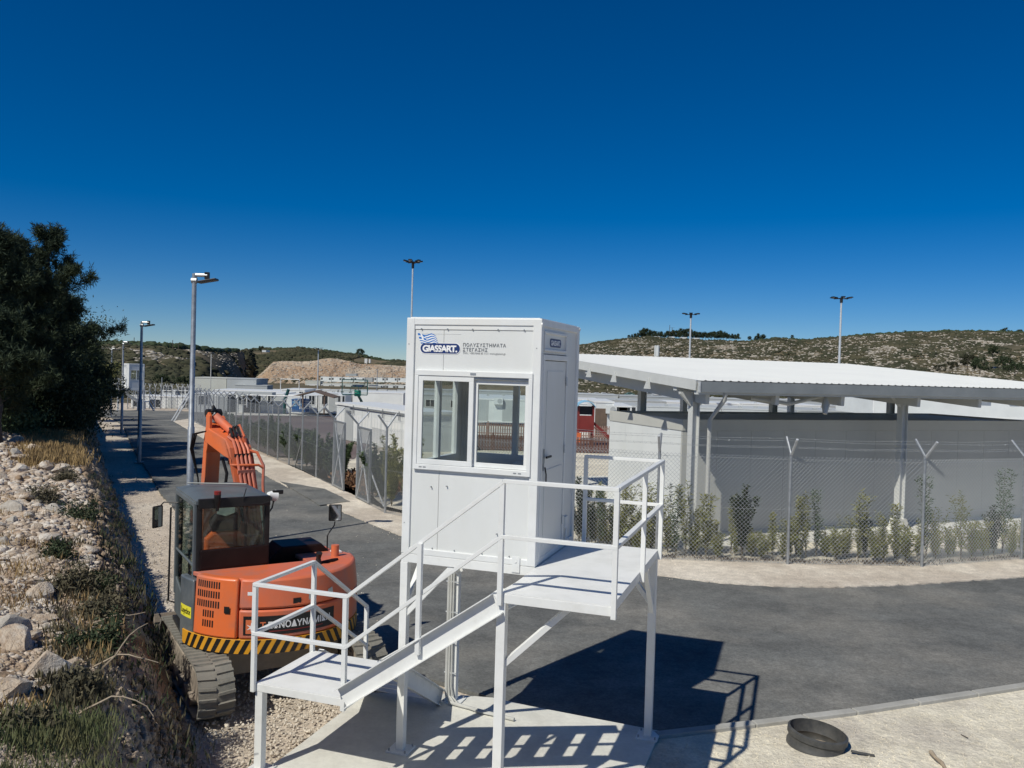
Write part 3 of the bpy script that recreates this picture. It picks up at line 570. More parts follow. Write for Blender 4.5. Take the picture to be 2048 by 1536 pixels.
# ================================================================= GUARD BOOTH ON STEEL PLATFORM
BY = -.3317; BO = Vector((.3022, 8.95, 0)); Z0 = 2.377; W, D, H = 1.596, 1.62, 2.676
def make_booth(label):
    t = thing('guard_booth', label, 'guard booth', BO+Vector((0, 0, Z0)), BY)
    wm, sm = M['panel'], M['white']
    mb = MB()                                        # bottom and top frame
    for z0, z1 in ((0, .07), (2.6, H)):
        mb.box(-W, 0, -.0, .07, z0, z1); mb.box(-W, 0, D-.07, D, z0, z1); mb.box(-W, -W+.07, .07, D-.07, z0, z1); mb.box(-.07, 0, .07, D-.07, z0, z1)
    mb.build('frame', sm, t, bevel=.006)
    for x, y in ((-W, 0), (-.095, 0), (-W, D-.08), (-.095, D-.08)):
        MB().box(x-.003 if x < -1 else x, (x+.095 if x < -1 else x+.098), y-.004, y+.084, .001, H+.003).build('corner_post', sm, t, bevel=.008)
    MB().box(-W+.03, -.03, .03, D-.03, H-.03, H+.012).build('roof', sm, t)
    MB().box(-W+.07, -.07, .07, D-.07, .03, .06).build('floor', M['contg'], t)
    # front: panels below, above the window, seams real gaps
    def panel(x0, x1, z0, z1, y=.02, th=.04, lab=None): return MB().box(x0, x1, y, y+th, z0, z1).build('wall_panel', wm, t, bevel=.002)
    panel(-W+.07, -1.164, .055, .97); panel(-1.160, -.07, .055, .97)
    panel(-W+.07, -1.149, 2.09, 2.545); panel(-1.145, -.07, 2.09, 2.545)
    MB().box(-W+.07, -.07, .012, .05, 2.549, 2.6).build('head_rail', sm, t, bevel=.003)
    MB().box(-W+.07, -1.475, .02, .06, .97, 2.09).build('wall_panel', wm, t); MB().box(-.08, -.07, .02, .06, .97, 2.09).build('wall_panel', wm, t)
    for x in (-1.38, -1.22, -.95, -.62, -.3): 
        for z in (.085,): MB().tube([(x, .012, z), (x, .022, z)], .008, 8).build('bolt', M['galv'], t)
    for x in (-1.42, -1.1, -.8, -.5, -.2): MB().tube([(x, .002, 2.556), (x, .014, 2.556)], .008, 8).build('bolt', M['galv'], t)
    for x, z in ((-1.25, .78), (-1.06, .80), (-.45, .32), (-W+.03, .35), (-.05, .28), (-W+.03, 2.38), (-.05, 2.36)): MB().tube([(x, -.006, z), (x, .022, z)], .007, 8).build('bolt', M['galv'], t)
    # front sliding window
    win = MB(); x0, x1, z0, z1 = -1.475, -.08, .972, 2.092
    for b in ((x0, x1, z1-.06, z1), (x0, x1, z0, z0+.06)): win.box(b[0], b[1], -.022, .07, b[2], b[3])
    win.box(x0, x0+.045, -.022, .07, z0+.06, z1-.06); win.box(x1-.045, x1, -.022, .07, z0+.06, z1-.06)
    wn = win.build('window', sm, t, bevel=.004)
    def sash(xa, xb, y, fr, zt=2.03):
        s = MB(); za = 1.035
        s.box(xa, xb, y, y+.03, zt-fr, zt); s.box(xa, xb, y, y+.03, za, za+fr); s.box(xa, xa+fr, y, y+.03, za+fr, zt-fr); s.box(xb-fr, xb, y, y+.03, za+fr, zt-fr)
        s.build('sash', sm, wn, bevel=.003); MB().box(xa+fr, xb-fr, y+.012, y+.018, za+fr, zt-fr).build('glass_pane', M['glass'], wn)
    sash(-1.432, -.762, -.012, .056); sash(-.775, -.124, .032, .05, 2.0)
    MB().box(-.76, -.125, .0, .03, 2.005, 2.03).build('track', M['galv'], wn)
    for x in (-1.395, -1.345, -.27, -.215): MB().box(x, x+.035, -.0245, -.0215, .995, 1.008).build('drain_cover', M['galv'], wn)
    MB().box(-.80, -.735, -.027, -.021, 2.052, 2.075).build('latch', M['galv'], wn)
    # left and rear walls with windows
    def wall_open(axis, pos, a0, a1, wa0, wa1, wz0, wz1):
        f = (lambda a, b, za, zb: MB().box(a, b, pos, pos+.04, za, zb)) if axis == 'x' else (lambda a, b, za, zb: MB().box(pos, pos+.04, a, b, za, zb))
        for q in ((a0, a1, .055, wz0), (a0, a1, wz1, 2.6), (a0, wa0, wz0, wz1), (wa1, a1, wz0, wz1)): f(*q).build('wall_panel', wm, t)
        s = MB(); m_ = (wa0+wa1)/2
        for q in ((wa0, wa1, wz0, wz0+.055), (wa0, wa1, wz1-.055, wz1), (wa0, wa0+.055, wz0+.055, wz1-.055), (wa1-.055, wa1, wz0+.055, wz1-.055), (m_-.035, m_+.035, wz0+.055, wz1-.055)):
            if axis == 'x': s.box(q[0], q[1], pos-.01, pos+.06, q[2], q[3])
            else: s.box(pos-.01, pos+.06, q[0], q[1], q[2], q[3])
        w2 = s.build('window', sm, t)
        (MB().box(wa0+.05, wa1-.05, pos+.022, pos+.028, wz0+.05, wz1-.05) if axis == 'x' else MB().box(pos+.022, pos+.028, wa0+.05, wa1-.05, wz0+.05, wz1-.05)).build('glass_pane', M['glass'], w2)
    wall_open('x', D-.06, -W+.07, -.07, -1.44, -.16, .97, 2.05)
    wall_open('y', -W+.02, .08, D-.08, .22, D-.22, .97, 2.05)
    # right wall: door, fixed strip, top light panel
    MB().box(-.07, -.022, .084, D-.084, 2.31, 2.6).build('wall_panel', wm, t)
    fr = MB(); fr.box(-.045, .006, .115, 1.03, 2.335, 2.36); fr.box(-.045, .006, .115, 1.03, 2.53, 2.555); fr.box(-.045, .006, .115, .14, 2.36, 2.53); fr.box(-.045, .006, 1.005, 1.03, 2.36, 2.53)
    fr.build('sign_frame', sm, t, bevel=.003)
    MB().box(-.07, -.02, 1.10, D-.084, .055, 2.31).build('wall_panel', wm, t)
    df = MB(); df.box(-.06, .008, .084, .14, .05, 2.30); df.box(-.06, .008, 1.04, 1.10, .05, 2.30); df.box(-.06, .008, .14, 1.04, 2.24, 2.30); df.build('door_frame', sm, t, bevel=.004)
    dr = MB().box(-.05, -.004, .15, 1.03, .06, 2.23).build('door', wm, t, bevel=.004)
    dp = MB(); dp.box(-.004, .002, .26, .92, .18, 1.02); dp.box(-.004, .002, .26, .92, 1.10, 2.12); dp.build('door_panel', wm, dr, bevel=.002)
    MB().box(0, .003, .19, .235, 1.02, 1.26).build('handle_plate', M['galv'], dr)
    MB().bar((.035, .20, 1.17), (.035, .38, 1.17), .018, .022).build('handle', M['dark'], dr)
    MB().tube([(.015, .22, 1.06), (.03, .225, .98), (.028, .23, .86)], .008, 6).build('key_cord', M['dark'], dr)
    for z in (.35, 1.2, 2.0): MB().tube([(.012, 1.035, z-.05), (.012, 1.035, z+.05)], .012, 8).build('hinge', M['galvl'], dr)
    MB().box(-.022, .010, 1.19, 1.30, .22, .36).build('socket_box', sm, t, bevel=.006)
    MB().tube([(.0, 1.245, .22), (.0, 1.245, .06)], .012, 8).build('cable_tube', sm, t)
    MB().box(-.02, .004, .30, .36, 2.275, 2.30).build('door_stop', M['galv'], t)
    # things bolted to the bottom front
    b = MB(); b.box(-.26, -.17, -.012, -.004, -.075, .10); b.tube([(-.215, -.02, .04), (-.215, -.003, .04)], .010, 8); b.build('fixing_plate', sm, t)
    # gutter caps on the roof corner
    MB().tube([(-.0, 0.0, H-.06), (.012, .0, H-.06)], .02, 8).build('drain_cap', sm, t); MB().tube([(-.0, D-.02, H-.03), (.012, D-.02, H-.03)], .02, 8).build('drain_cap', sm, t)
    # ---- signs: pill logo, flag, lettering
    def pill(cx, cz, w_, h_, m_, nm, fn, par):
        pts = []
        for i in range(40):
            a = 2*math.pi*i/40; q = (w_-h_)/2; pts.append((cx+math.copysign(q, math.cos(a)) + math.cos(a)*h_/2, cz+math.sin(a)*h_/2))
        MB().add([fn(*p) for p in pts], [tuple(range(40))]).build(nm, m_, par)
    sg = MB().box(-1.44, -.945, .0165, .0197, 2.275, 2.402); sgo = MB().box(-1.445, -.943, .0172, .0196, 2.50, 2.502).build('sign', wm, t)
    f1 = lambda y: (lambda a, b: (a, y, b))
    pill(-1.19, 2.338, .50, .128, M['print'], 'logo_border', f1(.0165), sgo); pill(-1.19, 2.338, .482, .112, M['navy'], 'logo_pill', f1(.0145), sgo)
    textobj('lettering', 'GIASSART.', .098, M['print'], sgo, lambda a, b: (-1.192+a, .0125, 2.302+b), bold=.0042, spacing=.84, wdt=.425)
    textobj('lettering', 'ΠΟΛΥΣΥΣΤΗΜΑΤΑ', .052, M['greyprint'], sgo, lambda a, b: (-.662+a, .0155, 2.365+b), bold=.0006, spacing=1.15, wdt=.505)
    textobj('lettering', 'ΣΤΕΓΑΣΗΣ', .052, M['greyprint'], sgo, lambda a, b: (-.768+a, .0155, 2.313+b), bold=.0006, spacing=1.15, wdt=.292)
    textobj('lettering', 'ΤΗΛ.: +30210/66 65 112 / www.giassart.gr', .030, M['greyprint'], sgo, lambda a, b: (-.662+a, .0155, 2.283+b), wdt=.505)
    # waving flag
    bl = MB(); wh = MB(); fw_, fh = .225, .115
    def fp(u, v, y): return (-1.472+u*fw_+.05*(1-v)*.9, y, 2.385+v*fh-.012*u+.012*math.sin(u*9+1.0)*(.4+u))
    for s_ in range(9):
        v1 = 1-s_/9; v0 = 1-(s_+1)/9; tgt = bl if s_ % 2 == 0 else wh
        for i in range(16):
            u0, u1 = i/16, (i+1)/16
            if s_ < 5 and u1 < .4: continue
            tgt.add([fp(u0, v0, .0155), fp(u1, v0, .0155), fp(u1, v1, .0155), fp(u0, v1, .0155)], [(0, 1, 2, 3)])
    for i in range(8):
        for j in range(5):
            u0, u1 = i*.05, (i+1)*.05; v1 = 1-j/9; v0 = 1-(j+1)/9; tgt = wh if (j == 2 or i in (3, 4)) else bl
            tgt.add([fp(u0, v0, .0152), fp(u1, v0, .0152), fp(u1, v1, .0152), fp(u0, v1, .0152)], [(0, 1, 2, 3)])
    bl.build('flag_stripes', M['flagblue'], sgo); wh.build('flag_stripes', M['print'], sgo)
    sg2 = MB().box(-.022, -.016, .14, 1.005, 2.36, 2.53).build('side_sign', wm, t); fs = lambda x: (lambda a, b: (x, a, b))
    pill(.60, 2.437, .47, .098, M['greyprint'], 'logo_border', fs(-.0145), sg2); pill(.60, 2.437, .455, .086, M['navy'], 'logo_pill', fs(-.013), sg2)
    textobj('lettering', 'GIASSART.', .08, M['print'], sg2, lambda a, b: (-.0115, .60+a, 2.409+b), bold=.002, spacing=.86, wdt=.39)
    return t
booth = make_booth('white metal guard booth with a sliding window, raised on the near steel platform')
# things inside the booth
ib = thing('desk', 'white desk under the rear window inside the near guard booth', 'desk', BO+Vector((0, 0, Z0)), BY)
MB().box(-1.48, -.12, 1.02, 1.52, .80, .83).build('desk_top', M['white'], ib, bevel=.004)
for x in (-1.45, -.18):
    for y in (1.06, 1.46): MB().bar((x, y, .06), (x, y, .80), .04).build('leg', M['white'], ib)
bag = MB(); V0, F0 = I2; bag.add([(v[0]*.17-.55+.02*math.sin(v[2]*7), v[1]*.12+1.25, v[2]*.10+.91+.015*math.sin(v[0]*9)) for v in V0], [tuple(f) for f in F0])
bo = bag.build('plastic_bag', M['contw'], None, smooth=True); bo.location = BO+Vector((0, 0, Z0)); bo.rotation_euler = (0, 0, BY)
tag(bo, 'crumpled pale bag on the desk behind the right window pane', 'bag')

def make_platform(label):
    t = thing('steel_platform', label, 'steel platform', BO, BY); m = M['steelwhite']
    p1, q1, p2, q2 = .009, -1.092, 1.08, 1.55; zd = Z0; zl, l0, l1, m0, m1 = 1.062, -2.786, -1.686, -1.016, .102; HR = 1.08
    # deck plate and edge beams
    MB().box(p1, p2, q1, q2, zd-.012, zd-.004).build('deck_plate', M['deck'], t)
    bm_ = MB(); bm_.box(p1, p2, q1-.004, q1+.05, zd-.10, zd-.013); bm_.box(p2-.05, p2, q1+.05, q2, zd-.10, zd-.013); bm_.box(p1, p1+.05, q1+.05, q2, zd-.10, zd-.013); bm_.box(p1+.05, p2-.05, q2-.05, q2, zd-.10, zd-.013)
    for q in (-.55, .0, .55, 1.05): bm_.box(p1+.05, p2-.05, q-.02, q+.02, zd-.08, zd-.013)
    bm_.build('deck_beam', m, t, bevel=.003)
    # booth carrying frame
    cb = MB(); 
    for q in (0, D-.09): cb.box(-W, 0.003, q, q+.09, zd-.10, zd-.002)
    for x in (-W, -W/2-.04, -.09): cb.box(x, x+.088, .09, D-.09, zd-.098, zd-.004)
    cb.build('base_frame', m, t, bevel=.004)
    # legs with foot plates
    for x, y, zt in ((-W+.04, .04, zd-.1), (-W+.045, D-.05, zd-.1), (p2-.045, q2-.045, zd-.1), (p1-.0, q1+.045, zd-.1), (l0+.045, m0+.045, zl-.09)):
        lg = MB().bar((x, y, .11), (x, y, zt), .09, .09, up=(0, 1, 0)).build('leg', m, t, bevel=.004)
        MB().box(x-.13, x+.13, y-.13, y+.13, .10, .118).build('foot_plate', m, lg, bevel=.002)
        for a in (-1, 1):
            for b in (-1, 1): MB().tube([(x+a*.10, y+b*.10, .118), (x+a*.10, y+b*.10, .145)], .011, 6).build('bolt', M['galv'], lg)
    # braces
    for a, b in (((-W+.04, .04, 1.65), (-W+.62, .04, zd-.1)), ((-W+.04, .06, 1.75), (-W+.04, .55, zd-.1)), ((p1, q1+.05, 1.65), (p2-.42, q1+.30, zd-.1)), ((p2-.045, q2-.06, 1.62), (p2-.045, q2-.62, zd-.1)), ((p2-.06, q2-.045, 1.72), (p2-.50, q2-.045, zd-.1)), ((-W+.045, D-.07, 1.8), (-W+.045, D-.52, zd-.1)), ((-W+.06, D-.05, 1.8), (-W+.5, D-.05, zd-.1))):
        MB().bar(a, b, .055, .055).build('brace', m, t, bevel=.002)
    # railing
    def post(x, y, z0_, z1_, s=.048): MB().box(x-s/2, x+s/2, y-s/2, y+s/2, z0_, z1_).build('rail_post', m, t, bevel=.003)
    def rail(a, b, s=.046, nm='handrail'): MB().bar(a, b, s*1.15, s*.8).build(nm, m, t, bevel=.003)
    e = .024
    for x, y in ((p1+e-.03, q1-e), (p2+e, q1-e), (p2+e, .35), (p2+e, q2-e), (.16, q2+e-.05)): post(x, y, zd-.115, zd+HR-.03)
    T = zd+HR-.012; Mi = zd+.54
    for z, nm in ((T, 'handrail'), (Mi, 'midrail')):
        d_ = 0 if nm == 'handrail' else 0
        rail((p1, q1-e, z), (p2+e+.02, q1-e, z), nm=nm); rail((p2+e, q1, z+.001), (p2+e, q2-e+.02, z+.001), nm=nm); rail((p2+e, q2-e, z+.002), (.14, q2-e, z+.002), nm=nm)
    # upper stair: stringers, treads, rails
    for q in (q1-.0, q1+.92):
        st = MB(); a = Vector((l1+.0, q, zl-.065)); b = Vector((p1-.03, q, zd-.205)); b.z -= .07*(q > q1); dz = Vector((0, 0, .19))
        yy = .0; sgn = 1
        st.bar(a+Vector((0, .008, .10)), b+Vector((0, .008, .10)), .008, .20, up=(0, 0, 1))
        st.bar(a+Vector((0, -.022, .10)), b+Vector((0, -.022, .10)), .008, .20) if False else None
        n_ = (b-a).normalized(); u_ = Vector((-n_.z, 0, n_.x))
        st.bar(a+u_*.10+Vector((0, -.03, .10)), b+u_*.10+Vector((0, -.03, .10)), .07, .009); st.bar(a-u_*.10+Vector((0, -.03, .10)), b-u_*.10+Vector((0, -.03, .10)), .07, .009)
        st.build('stringer', m, t)
    ns = 7
    for k in range(1, ns):
        f = k/ns; x = l1+(p1-l1)*f; z = zl+(zd-zl)*f
        MB().box(x-.10, x+.10, q1+.015, q1+.905, z-.035, z-.028).build('tread', M['deck'], t); 
    dx = p1-l1; dzz = zd-zl
    for z, nm in ((HR-.02, 'handrail'), (.54, 'midrail')): rail((l1, m0-e, zl+z), (p1, q1-e, zd+z), nm=nm)
    f = .5; post(l1+dx*f, q1-e-.0, zl+dzz*f-.05, zl+dzz*f+HR-.03)
    # lower landing
    MB().box(l0, l1, m0, m1, zl-.010, zl-.002).build('landing_plate', M['deck'], t)
    bm_ = MB(); bm_.box(l0, l1, m0-.004, m0+.04, zl-.09, zl-.011); bm_.box(l0, l1, m1-.04, m1, zl-.09, zl-.011); bm_.box(l0, l0+.04, m0+.04, m1-.04, zl-.09, zl-.011); bm_.box(l1-.04, l1, m0+.04, m1-.04, zl-.12, zl-.011)
    bm_.build('landing_beam', m, t, bevel=.003)
    post(l0-.012, m0-.02, zl-.09, zl+HR-.03); post(l1-.012, m0-.024, zl-.12, zl+HR-.03); post(l0, m1-.012, zl-.02, zl+HR-.03)
    for z, nm in ((HR-.015, 'handrail'), (.54, 'midrail')):
        rail((l0-.03, m0-.024, zl+z), (l1+.01, m0-.024, zl+z), nm=nm); rail((l0-.006, m0-.03, zl+z+.001), (l0-.006, m1, zl+z+.001), nm=nm)
        rail((l0-.006, m1-.01, zl+z+.002), (l0-.006, m1+1.32, zl+z-.88), nm=nm)
    post(l0-.006, m1+1.32, zl-.98, zl+HR-.90)
    # lower stair going down away from the camera
    for x in (l0+.05, l1-.02):
        st = MB(); a = Vector((x, m1, zl-.08)); b = Vector((x, m1+1.42, .12)); st.bar(a, b, .008, .20); n_ = (b-a).normalized(); u_ = Vector((0, -n_.z, n_.y))
        st.bar(a+u_*.10+Vector((.035, 0, 0)), b+u_*.10+Vector((.035, 0, 0)), .075, .009); st.bar(a-u_*.10+Vector((.035, 0, 0)), b-u_*.10+Vector((.035, 0, 0)), .075, .009); st.build('stringer', m, t)
    for k in range(1, 6):
        f = k/6; y = m1+1.42*f; z = zl-.0+(.12-zl)*f
        MB().box(l0+.06, l1-.03, y-.13, y+.10, z-.035, z-.028).build('tread', M['deck'], t); 
    # conduits on the rear-left leg
    x, y = -W+.045, D-.05
    for k, r_ in enumerate((.022, .016, .013)):
        MB().tube([(x-.075+k*.034, y-.075, zd-.1), (x-.075+k*.034, y-.08, .34), (x-.06+k*.04, y-.10, .20), (x+.02+k*.05, y-.15, .135+k*.004), (x+.45, y-.22-k*.02, .13), (x+.95, y-.30, .128)], r_, 8).build('conduit', M['pvc'], t, smooth=True)
    for z in (.5, .9, 1.3, 1.7, 2.1): MB().box(x-.11, x+.06, y-.085, y-.078, z-.008, z+.008).build('pipe_clip', M['galvl'], t)
    return t
platform = make_platform('white steel platform with railings and a two-flight stair carrying the near guard booth')

# manhole ring, stick and thin pipe in the sand
pc = G(1634, 1482, .11); pc.z = .17; t = thing('corrugated_pipe', 'black corrugated plastic manhole ring half sunk in the pale sand', 'pipe', pc, .2)
def ringprof(rs, n=40, cx=0, cy=0, zoff=0, tilt=(0, 0)):
    mb = MB(); vs = []; k = len(rs)
    for r_, z in rs:
        for j in range(n): a = 2*math.pi*j/n; vs.append((math.cos(a)*r_, math.sin(a)*r_, z))
    fs = [(i*n+j, i*n+(j+1) % n, ((i+1) % k)*n+(j+1) % n, ((i+1) % k)*n+j) for i in range(k) for j in range(n)]
    return mb.add(vs, fs)
pr = [(.33, -.25), (.33, -.18), (.345, -.16), (.345, -.10), (.33, -.08), (.33, -.02), (.35, 0), (.35, .06), (.325, .075), (.325, -.02), (.305, -.08), (.32, -.10), (.32, -.16), (.305, -.18), (.305, -.25)]
ro = ringprof(pr).build('ring', M['blackpipe'], t, smooth=True); ro.rotation_euler = (.03, .10, 0)
MB().tube([(.26, -.30, -.06), (.34, -.34, -.07), (.50, -.40, -.085)], .016, 8).build('spigot', M['blackpipe'], t, smooth=True)
s0 = G(1862, 1504, .09)
tag(MB().tube([G(1862, 1504, .11), G(1872, 1516, .12), G(1884, 1526, .10), G(1893, 1540, .09)], [.028, .020, .024, .014], 8).build('dry_root', M['wood'], smooth=True), 'pale dry root lying on the sand at the lower right', 'root')
tag(MB().tube([G(1922, 1469, .08), G(1936, 1476, .085)], .006, 5).build('twig', M['bark']), 'tiny dark twig on the sand right of the manhole ring', 'twig')
# gravel stones
def gravel(name, quad, n, smin, smax, m, seed, z=0.02):
    r = np.random.default_rng(seed); P = []
    while len(P) < n:
        px = r.uniform(quad[0], quad[1]); py = r.uniform(quad[2], quad[3]); p = G(px, py, z)
        if quad[4](p.x, p.y): P.append((p.x, p.y, p.z))
    P = np.array(P); s = r.uniform(smin, smax, n)**1; S = s[:, None]*r.uniform(.6, 1.4, (n, 3)); V, F = blobs(P, S, I1, .25, seed+1); return tag(npmesh(name, V, F, m), kind='stuff')
gravel('loose_gravel', (200, 760, 900, 1540, lambda x, y: x > b_foot(y)+.05), 9000, .006, .022, M['verge'], 71, .0)
gravel('verge_gravel', (560, 2048, 960, 1176, lambda x, y: (y > 17.9+max(0, x-7)*.28 and x > 1) or (x < -2 and y > 1*(21.5-(x+3)*1.9) and y < 25-(x+3.7)*1.95)), 2600, .006, .017, M['verge'], 73, .045)
gravel('sand_pebbles', (1320, 2048, 1400, 1540, lambda x, y: y < 9.9+(x-2)*.33 and x > 1.7 and math.hypot(x-pc.x, y-pc.y) > .4), 1500, .004, .013, M['sand'], 75, .07)

# ================================================================= EXCAVATOR
ex = thing('excavator', 'orange tracked mini excavator with grey cab parked behind the platform stair', 'excavator', (-3.38, 11.87, 0), R(32))
HL, RW = 1.42, .34
def trackpath(n=14):
    pts = []
    for i in range(n+1): a = -math.pi/2-math.pi*i/n; pts.append((-(HL-RW)+RW*math.cos(a), RW+RW*math.sin(a)))
    for i in range(n+1): a = math.pi/2-math.pi*i/n; pts.append(((HL-RW)+RW*math.cos(a), RW+RW*math.sin(a)))
    return pts
def along(pts, s):
    L = [math.dist(pts[i], pts[(i+1) % len(pts)]) for i in range(len(pts))]; s %= sum(L)
    for i, l in enumerate(L):
        if s <= l:
            a, b = pts[i], pts[(i+1) % len(pts)]; k = s/l; return (a[0]+(b[0]-a[0])*k, a[1]+(b[1]-a[1])*k), ((b[0]-a[0])/l, (b[1]-a[1])/l)
        s -= l
path = trackpath(); PL = sum(math.dist(path[i], path[(i+1) % len(path)]) for i in range(len(path)))
for sx_ in (-1, 1):
    xc = sx_*1.02; vs = []; n = len(path); w2 = .215
    for y, z in path: vs += [(xc-w2, y, z+.03), (xc+w2, y, z+.03)]
    inner = [(y*(1-.035/HL) if abs(y) < HL-RW else y-math.copysign(.03, y), RW+(z-RW)*.90) for y, z in path]
    for y, z in inner: vs += [(xc-w2, y, z+.03), (xc+w2, y, z+.03)]
    fs = []
    for i in range(n):
        j = (i+1) % n; a, b, c, d = 2*i, 2*i+1, 2*j+1, 2*j; o_ = 2*n
        fs += [(a, b, c, d), (o_+d, o_+c, o_+b, o_+a), (a, d, o_+d, o_+a), (b, o_+b, o_+c, c)]
    tr = MB().add(vs, fs).build('track', M['rubber'], ex)
    nl = 50
    for k in range(nl):
        for side in (-1, 1):
            (y, z), (ty, tz) = along(path, PL*(k+(.5 if side > 0 else 0))/nl); ny_, nz_ = -tz, ty
            # outward normal
            cy_ = max(-(HL-RW), min(HL-RW, y)); on = Vector((0, y-cy_, z-RW)); on = on.normalized() if on.length > .01 else Vector((0, 0, 1 if z > RW else -1))
            if on.z < -.75: continue
            tv = Vector((0, ty, tz)); p = Vector((xc, y, z+.03)); mb = MB(); xa, xb = (xc-w2-.004, xc-.012) if side < 0 else (xc+.012, xc+w2+.004)
            q = []
            for x, sh in ((xa, .02*side*-1 if side < 0 else -.0), (xb, 0 if side < 0 else .02)):
                for dt, dn in ((-.024, 0), (.024, 0), (.016, .021), (-.016, .021)):
                    pp = Vector((x, p.y, p.z))+tv*(dt+sh)+on*(dn+.0005); q.append(pp)
            mb.add(q, [(0, 1, 2, 3), (7, 6, 5, 4), (0, 4, 5, 1), (1, 5, 6, 2), (2, 6, 7, 3), (3, 7, 4, 0)]); mb.build('track_lug', M['rubber'], tr)
    tf = MB(); tf.prism([(-.98, .16), (.98, .16), (1.02, .30), (.92, .50), (-.92, .50), (-1.02, .30)], (xc-.13, xc+.13), lambda a, b, e: (e, a, b)); tfo = tf.build('track_frame', M['mud'], ex, bevel=.01)
    for y in (-(HL-RW), HL-RW): MB().tube([(xc-.12, y, RW+.03), (xc+.12, y, RW+.03)], RW*.86, 24).build('sprocket' if y < 0 else 'idler', M['mud'], ex, smooth=True)
    for y in (-.7, -.35, 0, .35, .7): MB().tube([(xc-.19, y, .15), (xc+.19, y, .15)], .09, 14).build('track_roller', M['mud'], ex, smooth=True)
MB().box(-.85, .85, -.55, .55, .30, .62).build('undercarriage', M['mud'], ex, bevel=.03)
bl = MB(); bl.prism([(1.75, .05), (1.83, .05), (1.86, .25), (1.92, .55), (1.86, .57), (1.79, .30)], (-1.24, 1.24), lambda a, b, e: (e, a, b)); bl.build('dozer_blade', M['mud'], ex, bevel=.008)
for s in (-1, 1): MB().bar((s*.45, .6, .35), (s*.55, 1.78, .22), .12, .16).build('blade_arm', M['mud'], ex)
MB().tube([(0, 0, .6), (0, 0, .74)], .55, 32).build('slew_ring', M['dark'], ex, smooth=True)
RT = 1.235
def arc(a0, a1, n, r=RT): return [(r*math.sin(R(a0+(a1-a0)*i/n)), -r*math.cos(R(a0+(a1-a0)*i/n))) for i in range(n+1)]  # angle 0 = straight back, + = right
deck_out = arc(-78, 78, 30)+[(1.16, .95), (-1.16, .95)]
MB().prism(deck_out, (.74, .79), lambda a, b, e: (a*.98, b*.98, e)).build('turret_deck', M['dark'], ex)
def shell(a0, a1, z0, z1, r, m_, nm, th=.08, n=12, bev=.02, slope=0, par=ex, lean=0):
    o_ = arc(a0, a1, n, r); i_ = arc(a0, a1, n, r-th); vs = []; k = n+1
    for P_, z in ((o_, z0), (o_, z1), (i_, z0), (i_, z1)):
        for x, y in P_: sc_ = 1-(lean if z == z1 else 0); vs.append((x*sc_, y*sc_, z))
    fs = []
    for i in range(n): fs += [(i, i+1, k+i+1, k+i), (2*k+i+1, 2*k+i, 3*k+i, 3*k+i+1), (k+i, k+i+1, 3*k+i+1, 3*k+i), (i+1, i, 2*k+i, 2*k+i+1)]
    fs += [(0, k, 3*k, 2*k), (n, 2*k+n, 3*k+n, k+n)]
    return MB().add(vs, fs).build(nm, m_, par, bevel=bev, smooth=True)
# black/yellow band
bd = shell(-80, 80, .745, .93, RT, M['yellow'], 'hazard_band', .06, 30, .004)
for i in range(-26, 27):
    a = i*3.0; sgn = -1 if i < 6 else 1
    if abs(a) > 76: continue
    if i % 2 == 0:
        q = []
        for zz, sh in ((.748, -2.2*-sgn), (.928, 2.2*-sgn)):
            for da in (-1.5, 1.5): th = R(a*1.0+da+sh); q.append((math.sin(th)*(RT+.0025), -math.cos(th)*(RT+.0025), zz))
        MB().add(q, [(0, 1, 3, 2)]).build('stripe', M['black'], bd)
# lower and upper body shells
shell(-34, 84, .936, 1.31, RT-.006, M['orange2'], 'counterweight', .25, 26, .025)
hood = shell(-34, 72, 1.322, 1.70, RT-.004, M['orange2'], 'engine_hood', .22, 24, .03, lean=.035)
shell(73, 88, 1.322, 1.69, RT-.004, M['orange2'], 'side_cover', .22, 6, .03, lean=.035)
vp = shell(-67, -35, .936, 1.70, RT+.004, M['orange'], 'vented_panel', .14, 12, .025, lean=.03)
# vents: rows of slots
for row in range(5):
    for k in range(10):
        if row >= 3 and k < 3: continue
        if row >= 3 and k > 7: continue
        a = -63.5+k*1.8; z0_ = 1.56-row*.125; q = []
        for zz in (z0_, z0_+.088):
            for da in (-.5, .5):
                l_ = 1-.03*((zz-.936)/(1.70-.936)); th = R(a+da); q.append((math.sin(th)*(RT+.0065)*l_, -math.cos(th)*(RT+.0065)*l_, zz))
        MB().add(q, [(0, 1, 3, 2)]).build('vent_slot', M['black'], vp)
q = []
for zz in (1.26, 1.35):
    for da in (-43, -39.5): th = R(da); q.append((math.sin(th)*(RT+.002), -math.cos(th)*(RT+.002), zz))
MB().add(q, [(0, 1, 3, 2)]).build('door_latch', M['dark'], vp)
# hood top plate
topo = arc(-76, 84, 30, (RT-.05)*.965)
tp_ = [(x, y, 1.70) for x, y in topo]+[(1.10, .30, 1.66), (.45, .30, 1.66), (.42, -.33, 1.70), (-1.06, -.33, 1.70)]
tp2 = [(x, y, z-.06) for x, y, z in tp_]; k = len(tp_)
MB().add(tp_+tp2, [tuple(range(k)), tuple(range(2*k-1, k-1, -1))]+[(i, k+i, k+(i+1) % k, (i+1) % k) for i in range(k)]).build('hood_top', M['orange2'], ex, bevel=.012)
sidep = MB(); sidep.box(1.02, 1.15, -.10, .95, .79, 1.60); sidep.build('right_side_panel', M['orange2'], ex, bevel=.03)
MB().prism([(.06, .79), (.98, .79), (.98, 1.66), (.86, 1.78), (.26, 1.78), (.06, 1.60)], (.30, .86), lambda a, b, e: (a, e, b)).build('tool_box', M['brownpanel'], ex, bevel=.02)
